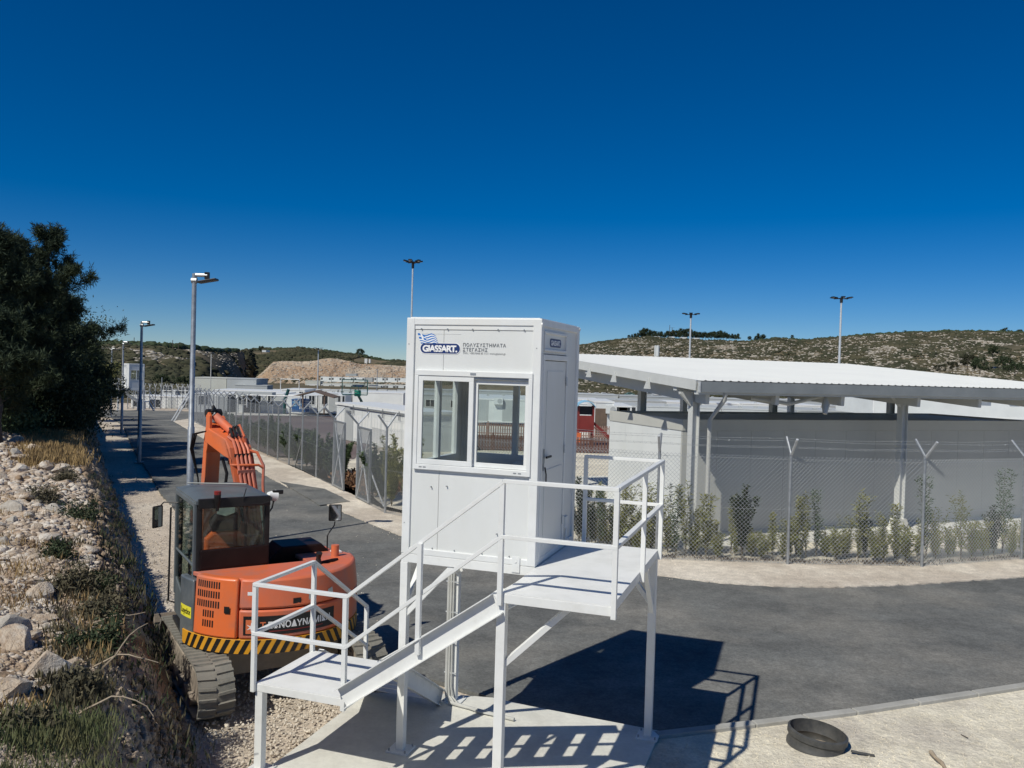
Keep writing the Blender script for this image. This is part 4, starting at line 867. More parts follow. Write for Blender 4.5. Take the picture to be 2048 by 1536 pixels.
MB().tube([(.88, -.22, 1.69), (.88, -.22, 1.86)], .058, 16).build('exhaust_pipe', M['orange'], ex, smooth=True)
MB().box(.93, 1.06, -.02, .12, 1.69, 1.712).build('foam_pad', M['print'], ex)
MB().tube([(.50, -.60, 1.69), (.50, -.60, 1.78), (.50, -.63, 1.86)], [.05, .032, .045], 10).build('filler_cap', M['dark'], ex, smooth=True)
MB().tube([(.50, -.60, 1.71), (.72, -.55, 1.715), (.82, -.48, 1.71)], [.022, .03, .02], 8).build('rubber_strap', M['brownpanel'], ex)
def on_arc(r, z, a0, k=1.0): # text mapping: x along the arc (metres), y up
    return lambda a, b: (math.sin(R(a0)+(a/r))*(r), -math.cos(R(a0)+(a/r))*(r), z+b+a*0)
def patch(a0, a1, z0, z1, r, m_, nm, par, n=14):
    vs = [(math.sin(R(a0+(a1-a0)*i/n))*r, -math.cos(R(a0+(a1-a0)*i/n))*r, z) for z in (z0, z1) for i in range(n+1)]; k = n+1
    return MB().add(vs, [(i, i+1, k+i+1, k+i) for i in range(n)]).build(nm, m_, par)
sgn_ = patch(-31, 27, .99, 1.235, RT-.0025, M['black'], 'name_sign', ex, 20)
patch(-29.5, -23, 1.01, 1.19, RT-.001, M['orange'], 'emblem', sgn_, 5)
textobj('emblem_mark', '✶', .16, M['print'], sgn_, on_arc(RT, 1.035, -26.2)); 
textobj('lettering', 'Τ', .12, M['orange'], sgn_, on_arc(RT, 1.07, -19.5), bold=.003)
textobj('lettering', 'ΕΧΝΟΔΥΝΑΜΙΚΗ', .115, M['print'], sgn_, on_arc(RT, 1.075, 3.5), bold=.0025, wdt=.86)
textobj('lettering', 'ΧΩΜΑΤΟΥΡΓΙΚΑ ΕΡΓΑ  ΤΗΛ. 210 66 65', .04, M['red'], sgn_, on_arc(RT, 1.035, -8), wdt=.62) if False else patch(-16, 18, 1.03, 1.042, RT, M['red'], 'underline', sgn_)
patch(-29, -23, 1.50, 1.545, RT-.022, M['print'], 'tape', hood, 4); 
for a_, z_ in ((8, 1.44), (22, 1.43)): MB().add([(math.sin(R(a_+i*j))*(RT-.012), -math.cos(R(a_+i*j))*(RT-.012), z_+kz) for i, j, kz in ((0, 0, -.05), (1, 4.5, -.02), (1, 3.5, .07), (0, 0, .05))], [(0, 1, 2, 3)]).build('tape', M['beige'], hood)
patch(-2, 3, 1.36, 1.44, RT-.010, M['dark'], 'hood_latch', hood, 4)
# ------- cab
CX0, CX1, CY0, CY1, CZ0, CZ1 = -1.08, -.11, -.32, 1.06, .80, 2.66
cb = MB(); cb.box(CX0+.01, CX1, CY0, CY1, CZ0, 1.28); cb.build('cab_base', M['cabgrey'], ex, bevel=.05)
P4 = .075
for x in (CX0, CX1-P4):
    for y in (CY0, CY1-P4): MB().box(x, x+P4, y, y+P4, 1.28, 2.60).build('cab_pillar', M['dark'], ex, bevel=.02)
MB().box(CX0+.01, CX1-.01, CY0-.045, CY0+.02, 2.53, 2.66).build('rear_header', M['dark'], ex, bevel=.01)
# roof: domed
rf = MB(); n = 12; vs = []
for j in range(n+1):
    for i in range(n+1):
        u, v = i/n, j/n; x = CX0-.02+(CX1-CX0+.04)*u; y = CY0-.02+(CY1-CY0+.05)*v; e_ = (1-abs(2*u-1)**4)*(1-abs(2*v-1)**4)
        vs.append((x, y, 2.635+.055*e_**.6+.035*math.exp(-((u-.72)/.16)**2-((v-.6)/.3)**2)))
fs = [(j*(n+1)+i, j*(n+1)+i+1, (j+1)*(n+1)+i+1, (j+1)*(n+1)+i) for j in range(n) for i in range(n)]
b0 = len(vs); vs += [(x, y, 2.585) for x, y, z in vs[:]]; m_ = n+1
for i in range(n): fs += [(i+1, i, b0+i, b0+i+1), (n*m_+i, n*m_+i+1, b0+n*m_+i+1, b0+n*m_+i), (i*m_, (i+1)*m_, b0+(i+1)*m_, b0+i*m_), ((i+1)*m_+n, i*m_+n, b0+i*m_+n, b0+(i+1)*m_+n)]
rf.add(vs, fs).build('cab_roof', M['cabgrey2'], ex, smooth=True)
MB().box(CX0+.08, CX1-.08, CY0-.02, CY0+.02, 1.66, 1.72).build('rear_sill', M['dark'], ex)
MB().box(CX0+.045, CX1-.01, CY0-.03, CY0+.01, 1.71, 1.98).build('rear_panel', M['brownpanel'], ex, bevel=.02)
MB().box(CX0+.07, CX1-.07, CY0+.005, CY0+.015, 1.98, 2.55).build('rear_window', M['cabglass'], ex)
MB().box(CX0+.07, CX1-.07, CY1-.02, CY1-.01, 1.28, 2.56).build('front_window', M['cabglass'], ex)
MB().box(CX1-.02, CX1-.01, CY0+.08, CY1-.08, 1.50, 2.56).build('side_window', M['cabglass'], ex)
# door: left side with rounded glass
dpoly = [(CY0+.10, 1.15), (CY0+.08, 2.54), (CY1-.10, 2.54), (CY1-.08, 1.38), (CY0+.75, 1.20), (CY0+.4, 1.10)]
MB().prism(dpoly, (CX0-.012, CX0-.004), lambda a, b, e: (e, a, b)).build('door_glass', M['doorglass'], ex)
d2 = MB(); d2.bar((CX0-.01, CY0+.06, 1.1), (CX0-.01, CY0+.06, 2.6), .06, .05); d2.bar((CX0-.01, CY1-.06, 1.1), (CX0-.01, CY1-.06, 2.6), .06, .05); d2.bar((CX0-.01, CY0+.06, 2.58), (CX0-.01, CY1-.06, 2.58), .05, .07); d2.bar((CX0-.01, CY0+.06, 1.75), (CX0-.01, CY1-.06, 1.75), .03, .03)
d2.prism([(CY0+.03, .82), (CY0+.03, 1.2), (CY0+.4, 1.06), (CY0+.75, 1.16), (CY1-.03, 1.36), (CY1-.03, .82)], (CX0-.02, CX0+.02), lambda a, b, e: (e, a, b)); dr_ = d2.build('cab_door', M['cabgrey2'], ex, bevel=.008)
MB().box(CX0-.045, CX0-.02, CY0+.18, CY0+.30, 1.18, 1.22).build('door_handle', M['dark'], dr_)
MB().box(CX0-.024, CX0-.0205, CY0+.42, CY0+.54, .90, 1.03).build('small_sticker', M['print'], dr_)
cq = shell(-88, -68, .80, 1.62, RT-.015, M['cabgrey'], 'cab_corner_cover', .10, 8, .02)
patch(-85, -70, 1.10, 1.25, RT-.0125, M['lemon'], 'dealer_sticker', cq, 6)
textobj('lettering', 'Luyckx', .105, M['black'], cq, on_arc(RT-.0105, 1.145, -77.5), bold=.0025, wdt=.28)
# seat, vest, headrest, levers
MB().box(-.86, -.40, .20, .70, 1.30, 1.46).build('seat', M['seat'], ex, bevel=.04)
MB().prism([(-.90, 1.46), (-.38, 1.46), (-.38, 2.08), (-.46, 2.14), (-.80, 2.14), (-.90, 2.05)], (-.02, .12), lambda a, b, e: (a, e, b)).build('seat_back', M['hiviz'], ex, bevel=.03)
MB().prism([(-.82, 2.15), (-.44, 2.15), (-.41, 2.30), (-.47, 2.39), (-.62, 2.34), (-.77, 2.39), (-.85, 2.30)], (.0, .08), lambda a, b, e: (a, e, b)).build('headrest', M['seat'], ex, bevel=.015)
for x in (-.95, -.30): MB().tube([(x, .75, 1.30), (x, .80, 1.75)], .02, 6).build('lever', M['dark'], ex)
MB().box(CX0+.03, CX1-.03, CY0+.03, CY1-.03, 1.27, 1.295).build('cab_floor', M['dark'], ex)
# beacon, wiper, work light, mirrors
be = MB().tube([(-.84, CY0-.08, 2.50), (-.84, CY0-.08, 2.58), (-.84, CY0-.08, 2.59), (-.84, CY0-.08, 2.72)], [.02, .03, .038, .046], 12).build('beacon', M['dark'], ex, smooth=True)
MB().tube([(-.84, CY0-.08, 2.72), (-.84, CY0-.08, 2.765)], .046, 12).build('beacon_cap', M['red'], be, smooth=True)
MB().tube([(-.50, CY0-.05, 2.62), (-.46, CY0-.06, 2.78)], .006, 6).build('aerial', M['dark'], ex)
MB().tube([(-.50, CY0-.035, 2.57), (-.25, CY0-.05, 2.55), (-.14, CY0-.05, 2.58)], .007, 6).build('wiper', M['dark'], ex)
MB().tube([(-1.0, CY1-.30, 2.73), (-.30, CY0+.55, 2.75)], .010, 6).build('roof_rail', M['cabgrey2'], ex)
ml = MB(); ml.tube([(CX1-.02, .35, 2.48), (CX1+.26, .38, 2.52)], .012, 6); ml.tube([(CX1+.26, .38, 2.52), (CX1+.22, .36, 2.36), (CX1, .10, 2.20)], .012, 6); ml.build('light_bracket', M['dark'], ex)
wl = MB().tube([(CX1+.16, .36, 2.56), (CX1+.27, .40, 2.53)], [.04, .09], 14); wl.build('work_light', M['print'], ex, smooth=True)
MB().box(CX1+.22, CX1+.38, .34, .38, 2.56, 2.62).build('small_lamp', M['dark'], ex, bevel=.01)
def mirror(arm, c, w_, h_, yaw):
    MB().tube(arm, .011, 6).build('mirror_arm', M['dark'], ex); o1 = MB().box(-w_/2, w_/2, -.02, .02, -h_/2, h_/2).build('mirror', M['dark'], ex, bevel=.018); o1.location = c; o1.rotation_euler = (0, 0, yaw)
    MB().box(-w_/2+.014, w_/2-.014, -.0245, -.0205, -h_/2+.014, h_/2-.014).build('mirror_glass', M['mirror'] if yaw < 0 or yaw > 0 else M['dark'], o1)
mirror([(1.0, .45, 1.55), (1.0, .45, 1.86), (1.03, .47, 1.90), (1.16, .60, 1.98), (1.17, .60, 2.04)], (1.17, .60, 2.18), .20, .26, R(-20))
mirror([(CX0, CY1-.1, 2.42), (CX0-.18, CY1+.02, 2.42), (CX0-.24, CY1, 2.36)], (CX0-.27, CY1-.02, 2.22), .18, .32, R(35))
MB().tube([(CX0-.02, CY1-.05, 2.36), (CX0-.09, CY1-.02, 2.34), (CX0-.10, CY1-.02, .98), (CX0-.02, CY1-.05, .95)], .014, 8).build('grab_rail', M['dark'], ex, smooth=True)
# ------- boom, heading swung a little to the left
bo_ = Vector((.04, .72, 0)); bang = R(13)
def bp(s, z, e=0):
    s = s if s < .6 else .6+(s-.6)*.60; z = z if z < 2.6 else 2.6+(z-2.6)*.80
    return Vector((bo_.x-math.sin(bang)*s+math.cos(bang)*e, bo_.y+math.cos(bang)*s+math.sin(bang)*e, z))
def bprism(poly, e0, e1, nm, m_, bev=.01, par=ex): return MB().prism(poly, (e0, e1), lambda a, b, e: bp(a, b, e)).build(nm, m_, par, bevel=bev)
MB().box(-.16, .24, .60, 1.05, .79, 1.45).build('boom_foot', M['orange'], ex, bevel=.02)
boom = bprism([(.02, 1.10), (.30, 1.05), (.40, 1.75), (.48, 2.55), (.62, 3.08), (1.0, 3.12), (2.15, 3.34), (2.22, 3.38), (2.10, 3.52), (1.95, 3.62), (.95, 3.46), (.72, 3.30), (.46, 2.60), (.25, 1.90)], -.19, .19, 'boom', M['orange'], .015)
arm_ = bprism([(2.02, 3.60), (2.28, 3.72), (2.40, 3.45), (2.56, 2.4), (2.62, 1.0), (2.46, 1.0), (2.36, 2.2), (2.26, 3.1)], -.125, .125, 'arm', M['orange'], .012)
bprism([(1.92, 3.50), (2.12, 3.50), (2.16, 3.86), (2.04, 3.94), (1.94, 3.86)], -.17, -.12, 'boom_ear', M['orange'], .01)
bprism([(1.92, 3.50), (2.12, 3.50), (2.16, 3.80), (2.04, 3.86), (1.94, 3.80)], .06, .11, 'boom_ear', M['orange'], .01)
MB().tube([bp(2.08, 3.84, -.02), bp(1.30, 3.58, .03)], .068, 16).build('boom_cylinder', M['orange2'], ex, smooth=True)
MB().tube([bp(2.35, 3.93, -.02), bp(2.08, 3.84, -.02)], .035, 12).build('piston_rod', M['galvl'], ex, smooth=True)
for dz in (0, .05): MB().tube([bp(2.02, 3.90+dz, -.10), bp(2.10, 4.00+dz, -.06), bp(2.2, 3.98, .0), bp(2.18, 3.86, .06)], .022, 8).build('hose', M['dark'], ex, smooth=True)
MB().tube([bp(2.30, 3.90, -.12), bp(2.30, 3.90, .12)], .07, 12).build('arm_pin', M['dark'], ex, smooth=True)
# bucket (mostly hidden by the cab)
bk = MB(); 
for e0, e1 in ((-.30, -.285), (.285, .30)): bk.prism([(2.2, 1.0), (2.55, 1.05), (2.75, .75), (2.65, .40), (2.35, .28), (2.1, .40)], (e0, e1), lambda a, b, e: bp(a, b, e))
for a, b in (((2.55, 1.05), (2.75, .75)), ((2.75, .75), (2.65, .40)), ((2.65, .40), (2.35, .28)), ((2.35, .28), (2.1, .40))): bk.bar(bp(*a), bp(*b), .60, .02)
bk.build('bucket', M['mud'], ex)
# steel pipes down the back of the boom with clamps
for k, e in enumerate((-.10, -.035, .035, .10)):
    MB().tube([bp(.98-.05*k, 3.50, e-.03), bp(.80, 3.44-.02*k, e), bp(.64, 3.28, e), bp(.40, 2.60, e), bp(.17, 1.85, e)], .024, 8).build('hydraulic_pipe', M['orange2'], ex, smooth=True)
    MB().tube([bp(1.25, 3.60, .0), bp(1.05, 3.66+.02*k, e*.8), bp(.84, 3.50, e)], .020, 7).build('hose', M['dark'] if k < 3 else M['orange2'], ex, smooth=True)
for s, z in ((.58, 3.16), (.47, 2.86), (.36, 2.50)): MB().bar(bp(s, z, -.14), bp(s, z, .14), .03, .05).build('pipe_clamp', M['dark' if s > .5 else 'orange2'], ex)
MB().tube([bp(.62, 3.24, .12), bp(.55, 3.20, .22), bp(.45, 2.95, .28), bp(.42, 2.6, .26), bp(.33, 1.9, .26)], .024, 8).build('guard_pipe', M['orange2'], ex, smooth=True)
MB().tube([bp(.60, 2.98, -.19), bp(.52, 2.98, -.1), bp(.46, 2.97, .2), bp(.44, 2.90, .28)], .020, 8).build('guard_pipe', M['orange'], ex, smooth=True)
MB().tube([bp(1.88, 3.0, .05), bp(1.78, 2.7, .1), bp(1.85, 2.3, .08), bp(2.05, 2.1, .02)], .026, 8).build('hose', M['dark'], ex, smooth=True)
MB().box(-.06, .06, -.05, .05, -.03, .03).build('boom_lamp', M['dark'], ex).location = bp(1.15, 2.98, .0)
for k in range(3): MB().tube([bp(2.1, 3.55, -.16), bp(2.15, 3.50, -.32-.03*k), bp(2.2, 3.2, -.36-.02*k), bp(2.3, 2.6, -.24), bp(2.32, 1.8, -.16)], .014, 6).build('hose', M['dark'], ex, smooth=True)
for k in range(6): MB().tube([bp(1.15+.12*k, 3.50+.012*k, -.06+.03*(k % 3)), bp(1.22+.12*k, 3.60, .02), bp(1.32+.12*k, 3.54, .06-.03*(k % 2))], .016, 6).build('hose', M['brownpanel'] if k % 2 else M['orange2'], ex)

# ================================================================= LAMPS AND MASTS
def lamp(base, h, label):
    t = thing('street_lamp', label, 'street lamp', base, R(2), 'street lamps along the road by the bank')
    MB().tube([(0, 0, 0), (0, 0, h*.45), (0, 0, h*.45+.02), (0, 0, h)], [.085, .078, .062, .052], 12).build('pole', M['galv'], t, smooth=True)
    MB().box(-.16, .16, -.16, .16, 0, .03).build('base_plate', M['galv'], t); MB().box(-.05, .05, -.091, -.083, .7, 1.1).build('service_door', M['galvl'], t)
    MB().tube([(0, 0, h-.03), (.30, 0, h-.03)], .045, 8).build('arm', M['galvl'], t)
    MB().box(.24, .34, -.04, .04, h-.12, h+.04).build('bracket', M['dark'], t); MB().bar((.10, 0, h-.20), (.52, 0, h-.12), .26, .05).build('lamp_head', M['dark'], t, bevel=.01)
    MB().tube([(-.06, 0, h-.16), (.06, 0, h-.16)], .07, 8).build('collar', M['galv'], t)
    return t
lamp((-7.44, 19.4, 0), 6.5, 'nearest and tallest-looking grey street lamp, rising right behind the excavator')
b = G(278, 925); lamp(b, Zp(285, 643, b.y).z-b.z, 'second grey street lamp from the excavator')
b = G(243, 867); lamp(b, Zp(250, 683, b.y).z-b.z, 'dark street lamp left of the second one, in front of the far booth')
b = G(221, 835); lamp(b, Zp(225, 696, b.y).z-b.z, 'farthest thin street lamp beside the far booth railing')
def mast(px, topy, y, label, zb=None, n=6, rr=1.0):
    p = Zp(px, topy, y); z0_ = gz(y) if zb is None else zb; h = p.z-z0_; t = thing('floodlight_mast', label, 'floodlight mast', (p.x, y, z0_), 0, 'tall floodlight masts over the camp')
    MB().tube([(0, 0, 0), (0, 0, h)], [.16*rr, .09*rr], 10).build('pole', M['galvl'], t, smooth=True)
    MB().tube([(0, 0, h-.5), (0, 0, h)], .16*rr, 8).build('head_ring', M['dark'], t)
    for k in range(n):
        a = 2*math.pi*(k+.3)/n; dx_, dy_ = math.cos(a), math.sin(a); MB().bar((0, 0, h-.08), (dx_*.8*rr, dy_*.8*rr, h-.08), .06).build('head_arm', M['dark'], t)
        MB().bar((dx_*.6*rr, dy_*.6*rr, h-.02), (dx_*1.15*rr, dy_*1.15*rr, h+.05), .42*rr, .10).build('floodlight', M['carblack'], t)
mast(826, 523, 62, 'tall floodlight mast rising directly behind the near booth', rr=.62)
mast(1382, 628, 105, 'middle floodlight mast above the white canopy roof', rr=1.0)
mast(1683, 596, 88, 'right floodlight mast, standing tallest above the canopy roof', rr=1.0)
mast(637, 696, 250, 'thin distant mast with two floodlights in front of the earth bank', n=2, rr=1.4)
def thinpole(px, py0, py1, y, nm, label, cat='pole', r=.06, m='galv', cross=0, group=None):
    a = Zp(px, py0, y); b_ = Zp(px, py1, y); t = thing(nm, label, cat, b_, 0, group); h = a.z-b_.z
    MB().tube([(0, 0, 0), (0, 0, h)], r, 6).build('pole', M[m], t)
    if cross: MB().bar((-cross, 0, h*.95), (cross, 0, h*.95), .12).build('cross_arm', M[m], t)
thinpole(753, 738, 800, 130, 'light_pole', 'thin light pole among the terraced white containers', 'light pole', .06)
thinpole(421, 708, 778, 115, 'light_pole', 'thin pale pole standing before the beige utility building', 'light pole', .06, 'pvc')
thinpole(323, 755, 800, 98, 'light_pole', 'short pole with a lamp above the long white container row', 'light pole', .05)
for px, y0, y1, c_, lab in ((357, 687, 700, 1.2, 'wooden power pole with a cross arm on the left skyline'), (345, 680, 698, 0, 'slim pole left of the power pole on the skyline'), (268, 675, 694, 0, 'aerial mast beside the white hilltop house'), (233, 678, 690, 0, 'antenna on the roof of the hilltop house'), (1339, 650, 668, 0, 'thin mast rising out of the hilltop pines'), (1344, 655, 666, 1.5, 'power pole among the hilltop pines'), (1303, 680, 712, 0, 'thin pole beside the white silos')):
    thinpole(px, y0, y1, 330 if px < 500 else 740, 'utility_pole', lab, 'utility pole', .12 if px < 500 else .22, 'bark', c_ if px < 500 else c_*1.5)

# ================================================================= FENCES
def lerp(a, b, t): return a+(b-a)*t
def chain(mb, a, b, z0, z1, pitch=.098, r=.0045):
    a = Vector(a); b = Vector(b); L = (b-a).length; d = (b-a)/L; H_ = z1-z0; nrm = Vector((-d.y, d.x, 0))
    for sgn in (1, -1):
        k = -int(H_/pitch)-1
        while k*pitch < L:
            s0_ = k*pitch; s1_ = s0_+H_
            ta, tb = (0, H_)
            if s0_ < 0: ta = -s0_
            if s1_ > L: tb = H_-(s1_-L)
            if tb > ta+.02:
                pa = (s0_+ta, ta); pb = (s0_+tb, tb)
                if sgn < 0: pa = (L-pa[0], pa[1]); pb = (L-pb[0], pb[1])
                off = nrm*(.003*sgn); ext = .035 if tb == H_ else 0
                p = a+d*pa[0]+Vector((0, 0, z0+pa[1]))+off; q = a+d*(pb[0])+Vector((0, 0, z0+pb[1]+ext))+off; mb.tube([p, q], r, 3, cap=False)
            k += 1
def fence(name, label, pts, h, arm=.52, pr_=.036, wire_r=.0036, skip=(), props=(), group=None, pitch=.098, z1=None, arms=(1, -1)):
    t = thing(name, label, 'fence', pts[0], 0, group); o0 = Vector(pts[0]); n = len(pts)
    for i, p in enumerate(pts):
        p = Vector(p); q0 = Vector(pts[max(i-1, 0)]); q1 = Vector(pts[min(i+1, n-1)]); d = (q1-q0); d.z = 0; d.normalize(); nn = Vector((d.y, -d.x, 0)); lp = p-o0; hh = h+random.uniform(-.03, .03)
        po = MB().tube([lp, lp+Vector((random.uniform(-.02, .02), 0, hh))], pr_, 8).build('post', M['galv'], t, smooth=True)
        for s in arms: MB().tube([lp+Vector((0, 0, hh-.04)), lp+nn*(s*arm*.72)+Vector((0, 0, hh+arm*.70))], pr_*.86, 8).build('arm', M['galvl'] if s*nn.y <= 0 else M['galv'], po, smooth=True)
        if i in props: MB().tube([lp+Vector((0, 0, hh*.55)), lp+d*1.1-nn*0.05], pr_*.7, 6).build('prop', M['galv'], po)
    for i in range(n-1):
        if i in skip: continue
        mb = MB(); chain(mb, Vector(pts[i])-o0, Vector(pts[i+1])-o0, .04, (z1 or h)-.10, pitch, wire_r)
        for z in (.08, h*.5, h-.14): mb.tube([Vector(pts[i])-o0+Vector((0, 0, z)), Vector(pts[i+1])-o0+Vector((0, 0, z))], wire_r*1.1, 3, cap=False)
        tag(mb.build('chain_link_panel', M['wire'], t), kind='stuff')
    for s, fz in ((1, .95), (1, .45), (-1, .95), (-1, .45)):
        if s not in arms: continue
        mb = MB()
        for i in range(n-1):
            p = Vector(pts[i]); q = Vector(pts[i+1]); d = (q-p); d.z = 0; d.normalize(); nn = Vector((d.y, -d.x, 0)); off = nn*(s*arm*.72*fz)+Vector((0, 0, h+arm*.70*fz-.01))-o0; m_ = int((q-p).length/.14)
            mb.tube([p+off, (p+q)/2+off+Vector((0, 0, -.03)), q+off], .0035, 3, cap=False)
            if p.y < 34:
                for k in range(1, m_): c_ = lerp(p, q, k/m_)+off+Vector((0, 0, -.03*(1-abs(2*k/m_-1)))); e_ = Vector((random.uniform(-1, 1), random.uniform(-1, 1), random.uniform(-1, 1))).normalized()*.022; mb.tube([c_-e_, c_+e_], .0028, 3, cap=False)
        mb.build('barbed_wire', M['wire'], t)
    return t
f1, f2, f3, f4, f5 = G(770, 1029), G(1312, 1122), G(1575, 1132), G(1843, 1137), G(2042, 1122)
fence('chain_link_fence', 'chain-link fence with Y-shaped posts across the road bend, in front of the planted strip', [f1, Vector((-1.25, 23.0, 0)), Vector((1.15, 21.2, 0)), f2, f3, f4, f5, Vector((16.2, 22.6, 0)), Vector((19.3, 24.1, 0))], 2.68)
L0 = f1; L1 = G(380, 842); dl = (L1-L0); Lh = math.hypot(dl.x, dl.y); dn = Vector((dl.x/Lh, dl.y/Lh, 0))
def LP_(s): p = L0+dn*s; p.z = gz(p.y); return p
gs = {'a': 1.55, 'b': 2.85, 'c': 4.55, 'd': 5.85}
fence('chain_link_fence', 'long chain-link fence with Y-shaped posts running along the left road beyond the gate', [LP_(5.95+k*2.42) for k in range(19)], 2.55, props=(2, 8), wire_r=.0036, pitch=.13)
def gate(s0_, s1_, label, prop=None, hh=2.45, yaw=0):
    a = LP_(s0_); b_ = LP_(s1_); t = thing('gate_leaf', label, 'gate', a, 0, 'wire mesh gate leaves in the left fence'); d = b_-a; w_ = d.length
    t.rotation_euler = (0, 0, math.atan2(d.y, d.x)+yaw); fr = MB()
    for q in ((0, .06, .08, hh), (w_-.06, w_, .08, hh)): fr.box(q[0], q[1], -.03, .03, q[2], q[3])
    fr.box(.06, w_-.06, -.03, .03, .08, .14); fr.box(.06, w_-.06, -.03, .03, hh-.06, hh); fr.build('frame', M['galv'], t)
    MB().tube([(.08, .0, .14), (w_-.08, 0, hh-.08)], .028, 6).build('diagonal_brace', M['galvl'], t); MB().tube([(w_-.08, .03, .14), (.08, .03, hh-.08)], .022, 6).build('diagonal_brace', M['galvl'], t)
    mb = MB(); chain(mb, (0.05, .02, 0), (w_-.05, .02, 0), .12, hh-.05, .075, .005); tag(mb.build('mesh_panel', M['wire'], t), kind='stuff')
    if prop: MB().tube([(prop[0], -.05, prop[1]), (prop[0]-.5, -.35, .03)], .03, 6).build('prop', M['galvl'], t)
gate(1.55, 2.90, 'right gate leaf with crossed braces, next to the Y post by the near booth', (.1, 1.1))
gate(4.50, 5.85, 'left gate leaf with crossed braces, beyond the gap with reddish dry leaves')
def ypost(p, label, h=2.55):
    t = thing('gate_post', label, 'fence post', p, 0, 'gate posts'); MB().tube([(0, 0, 0), (0, 0, h)], .036, 8).build('post', M['galv'], t)
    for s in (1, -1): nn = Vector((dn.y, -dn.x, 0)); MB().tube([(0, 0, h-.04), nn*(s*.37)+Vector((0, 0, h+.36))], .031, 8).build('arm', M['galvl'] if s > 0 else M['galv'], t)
ypost(LP_(2.97), 'Y-topped gate post on the near side of the gate gap'); ypost(LP_(5.90), 'Y-topped gate post at the far gate leaf')
mb = MB(); chain(mb, (0, 0, 0), LP_(1.5)-L0, .04, 2.5, .098, .004); tag(tag(mb.build('mesh_infill', M['wire']), 'short chain-link infill between the last Y post and the right gate leaf', 'fence mesh'), kind='stuff').location = L0
# far end gate frames and the fence behind the far road
for k, (s_, lab) in enumerate(((50.4, 'galvanised far gate frame at the end of the long fence'), (52.3, 'braced pole frame leaning at the far end of the long fence'))):
    p = LP_(s_); t = thing('far_gate', lab, 'gate', p, R(25)); fr = MB()
    fr.tube([(0, 0, 0), (0, 0, 2.6), (1.3, 0, 2.6), (1.3, 0, 0)], .055, 6); fr.build('frame', M['galvl'], t); MB().tube([(0, 0, 2.5), (-1.4, -.4, 0)], .06, 6).build('brace', M['galvl'], t); MB().tube([(1.3, 0, 2.5), (2.3, .4, 0)], .05, 6).build('brace', M['galv'], t)
far_pts = [Zp(px, 820, 92+k*.4) for k, px in enumerate(range(255, 400, 11))]
for p in far_pts: p.z = gz(p.y)
fence('far_fence', 'distant fence with a row of pale Y arms in front of the long white container', far_pts, 2.5, wire_r=.012, pitch=.4, pr_=.05)

# ---------------------------------------------------------------- plants along the fences
def shrub_mesh(seed, ht, rad, stems, leaves, leaf, w_, droop=.0, top=0.0):
    r = np.random.default_rng(seed); mb = MB(); P = []; D = []
    for i in range(stems):
        a = r.uniform(0, 6.28); h = ht*r.uniform(.55, 1.0) if i else ht; rr_ = rad*r.uniform(.2, 1.0)*(0.25 if i == 0 else 1)
        pts = [Vector((0, 0, 0))]
        for k in range(1, 6): f = k/5; pts.append(Vector((math.cos(a)*rr_*f**1.4+r.normal(0, .015), math.sin(a)*rr_*f**1.4+r.normal(0, .015), h*f-droop*f*f)))
        mb.tube(pts, [.009, .008, .007, .005, .004, .002], 4, cap=False); q = int(leaves/stems)
        for _ in range(q):
            f = r.uniform(.12, 1.0)**.8*4.999; k = int(f); c_ = pts[k].lerp(pts[k+1], f-k); P.append(np.array(c_)+r.normal(0, .018, 3)); ang = r.uniform(0, 6.28); D.append((math.cos(ang), math.sin(ang), r.uniform(-.1, 1.1)))
    P = np.array(P); V, F = leaf_tris(P, np.array(D), r.uniform(.6, 1.25, len(P))*leaf, w_, r)
    return mb, V, F
def shrub_proto(seed, *a, m='olive'):
    mb, V, F = shrub_mesh(seed, *a); s = bpy.data.meshes.new('stem'); s.from_pydata(mb.v, [], mb.f); s.materials.append(M['stem'])
    f = npmesh('foliage', V, F, M[m]); me = f.data; bpy.data.objects.remove(f); return s, me
def place_shrub(proto, p, sc_, rz, label, group, cat='shrub', name='fence_shrub'):
    t = thing(name, label, cat, p, rz, group); t.scale = sc_ if isinstance(sc_, tuple) else (sc_,)*3
    for nm, me in zip(('stem', 'foliage'), proto): o = bpy.data.objects.new(nm, me); C.objects.link(o); o.parent = t
    return t
protos = [shrub_proto(200, 1.25, .30, 6, 620, .12, .025), shrub_proto(201, .95, .36, 7, 640, .125, .026), shrub_proto(202, 1.8, .24, 4, 560, .115, .024), shrub_proto(203, .75, .40, 8, 560, .125, .026), shrub_proto(204, 1.45, .38, 8, 980, .115, .025), shrub_proto(205, 2.2, .26, 4, 640, .115, .026, m='hedge'), shrub_proto(206, 1.9, .45, 8, 2200, .09, .036, m='darkleaf')]
looks = ['bushy olive-green', 'low spreading', 'tall thin', 'short rounded', 'full leafy', 'lanky', 'dense dark']
random.seed(21)
spots = []
pl = [(1165, 0), (1190, 4), (1214, 1), (1238, 2), (1262, 4), (1290, 0), (1335, 4), (1352, 5), (1372, 2), (1392, 4), (1412, 0), (1436, 1), (1462, 2), (1484, 6), (1502, 3), (1522, 1), (1545, 0), (1566, 4), (1592, 4), (1612, 2), (1632, 5), (1652, 3), (1672, 1), (1694, 4), (1716, 2), (1730, 6), (1750, 1), (1768, 4), (1790, 0), (1812, 3), (1836, 2), (1852, 5), (1872, 4), (1896, 1), (1922, 2), (1944, 3), (1968, 1), (1988, 6), (2004, 5), (2022, 4), (2044, 0)]
pl += [(1158, 6), (1172, 4), (1183, 6), (1199, 5), (1206, 4), (1224, 6), (1246, 4), (1275, 1), (1302, 4)]
pl.sort()
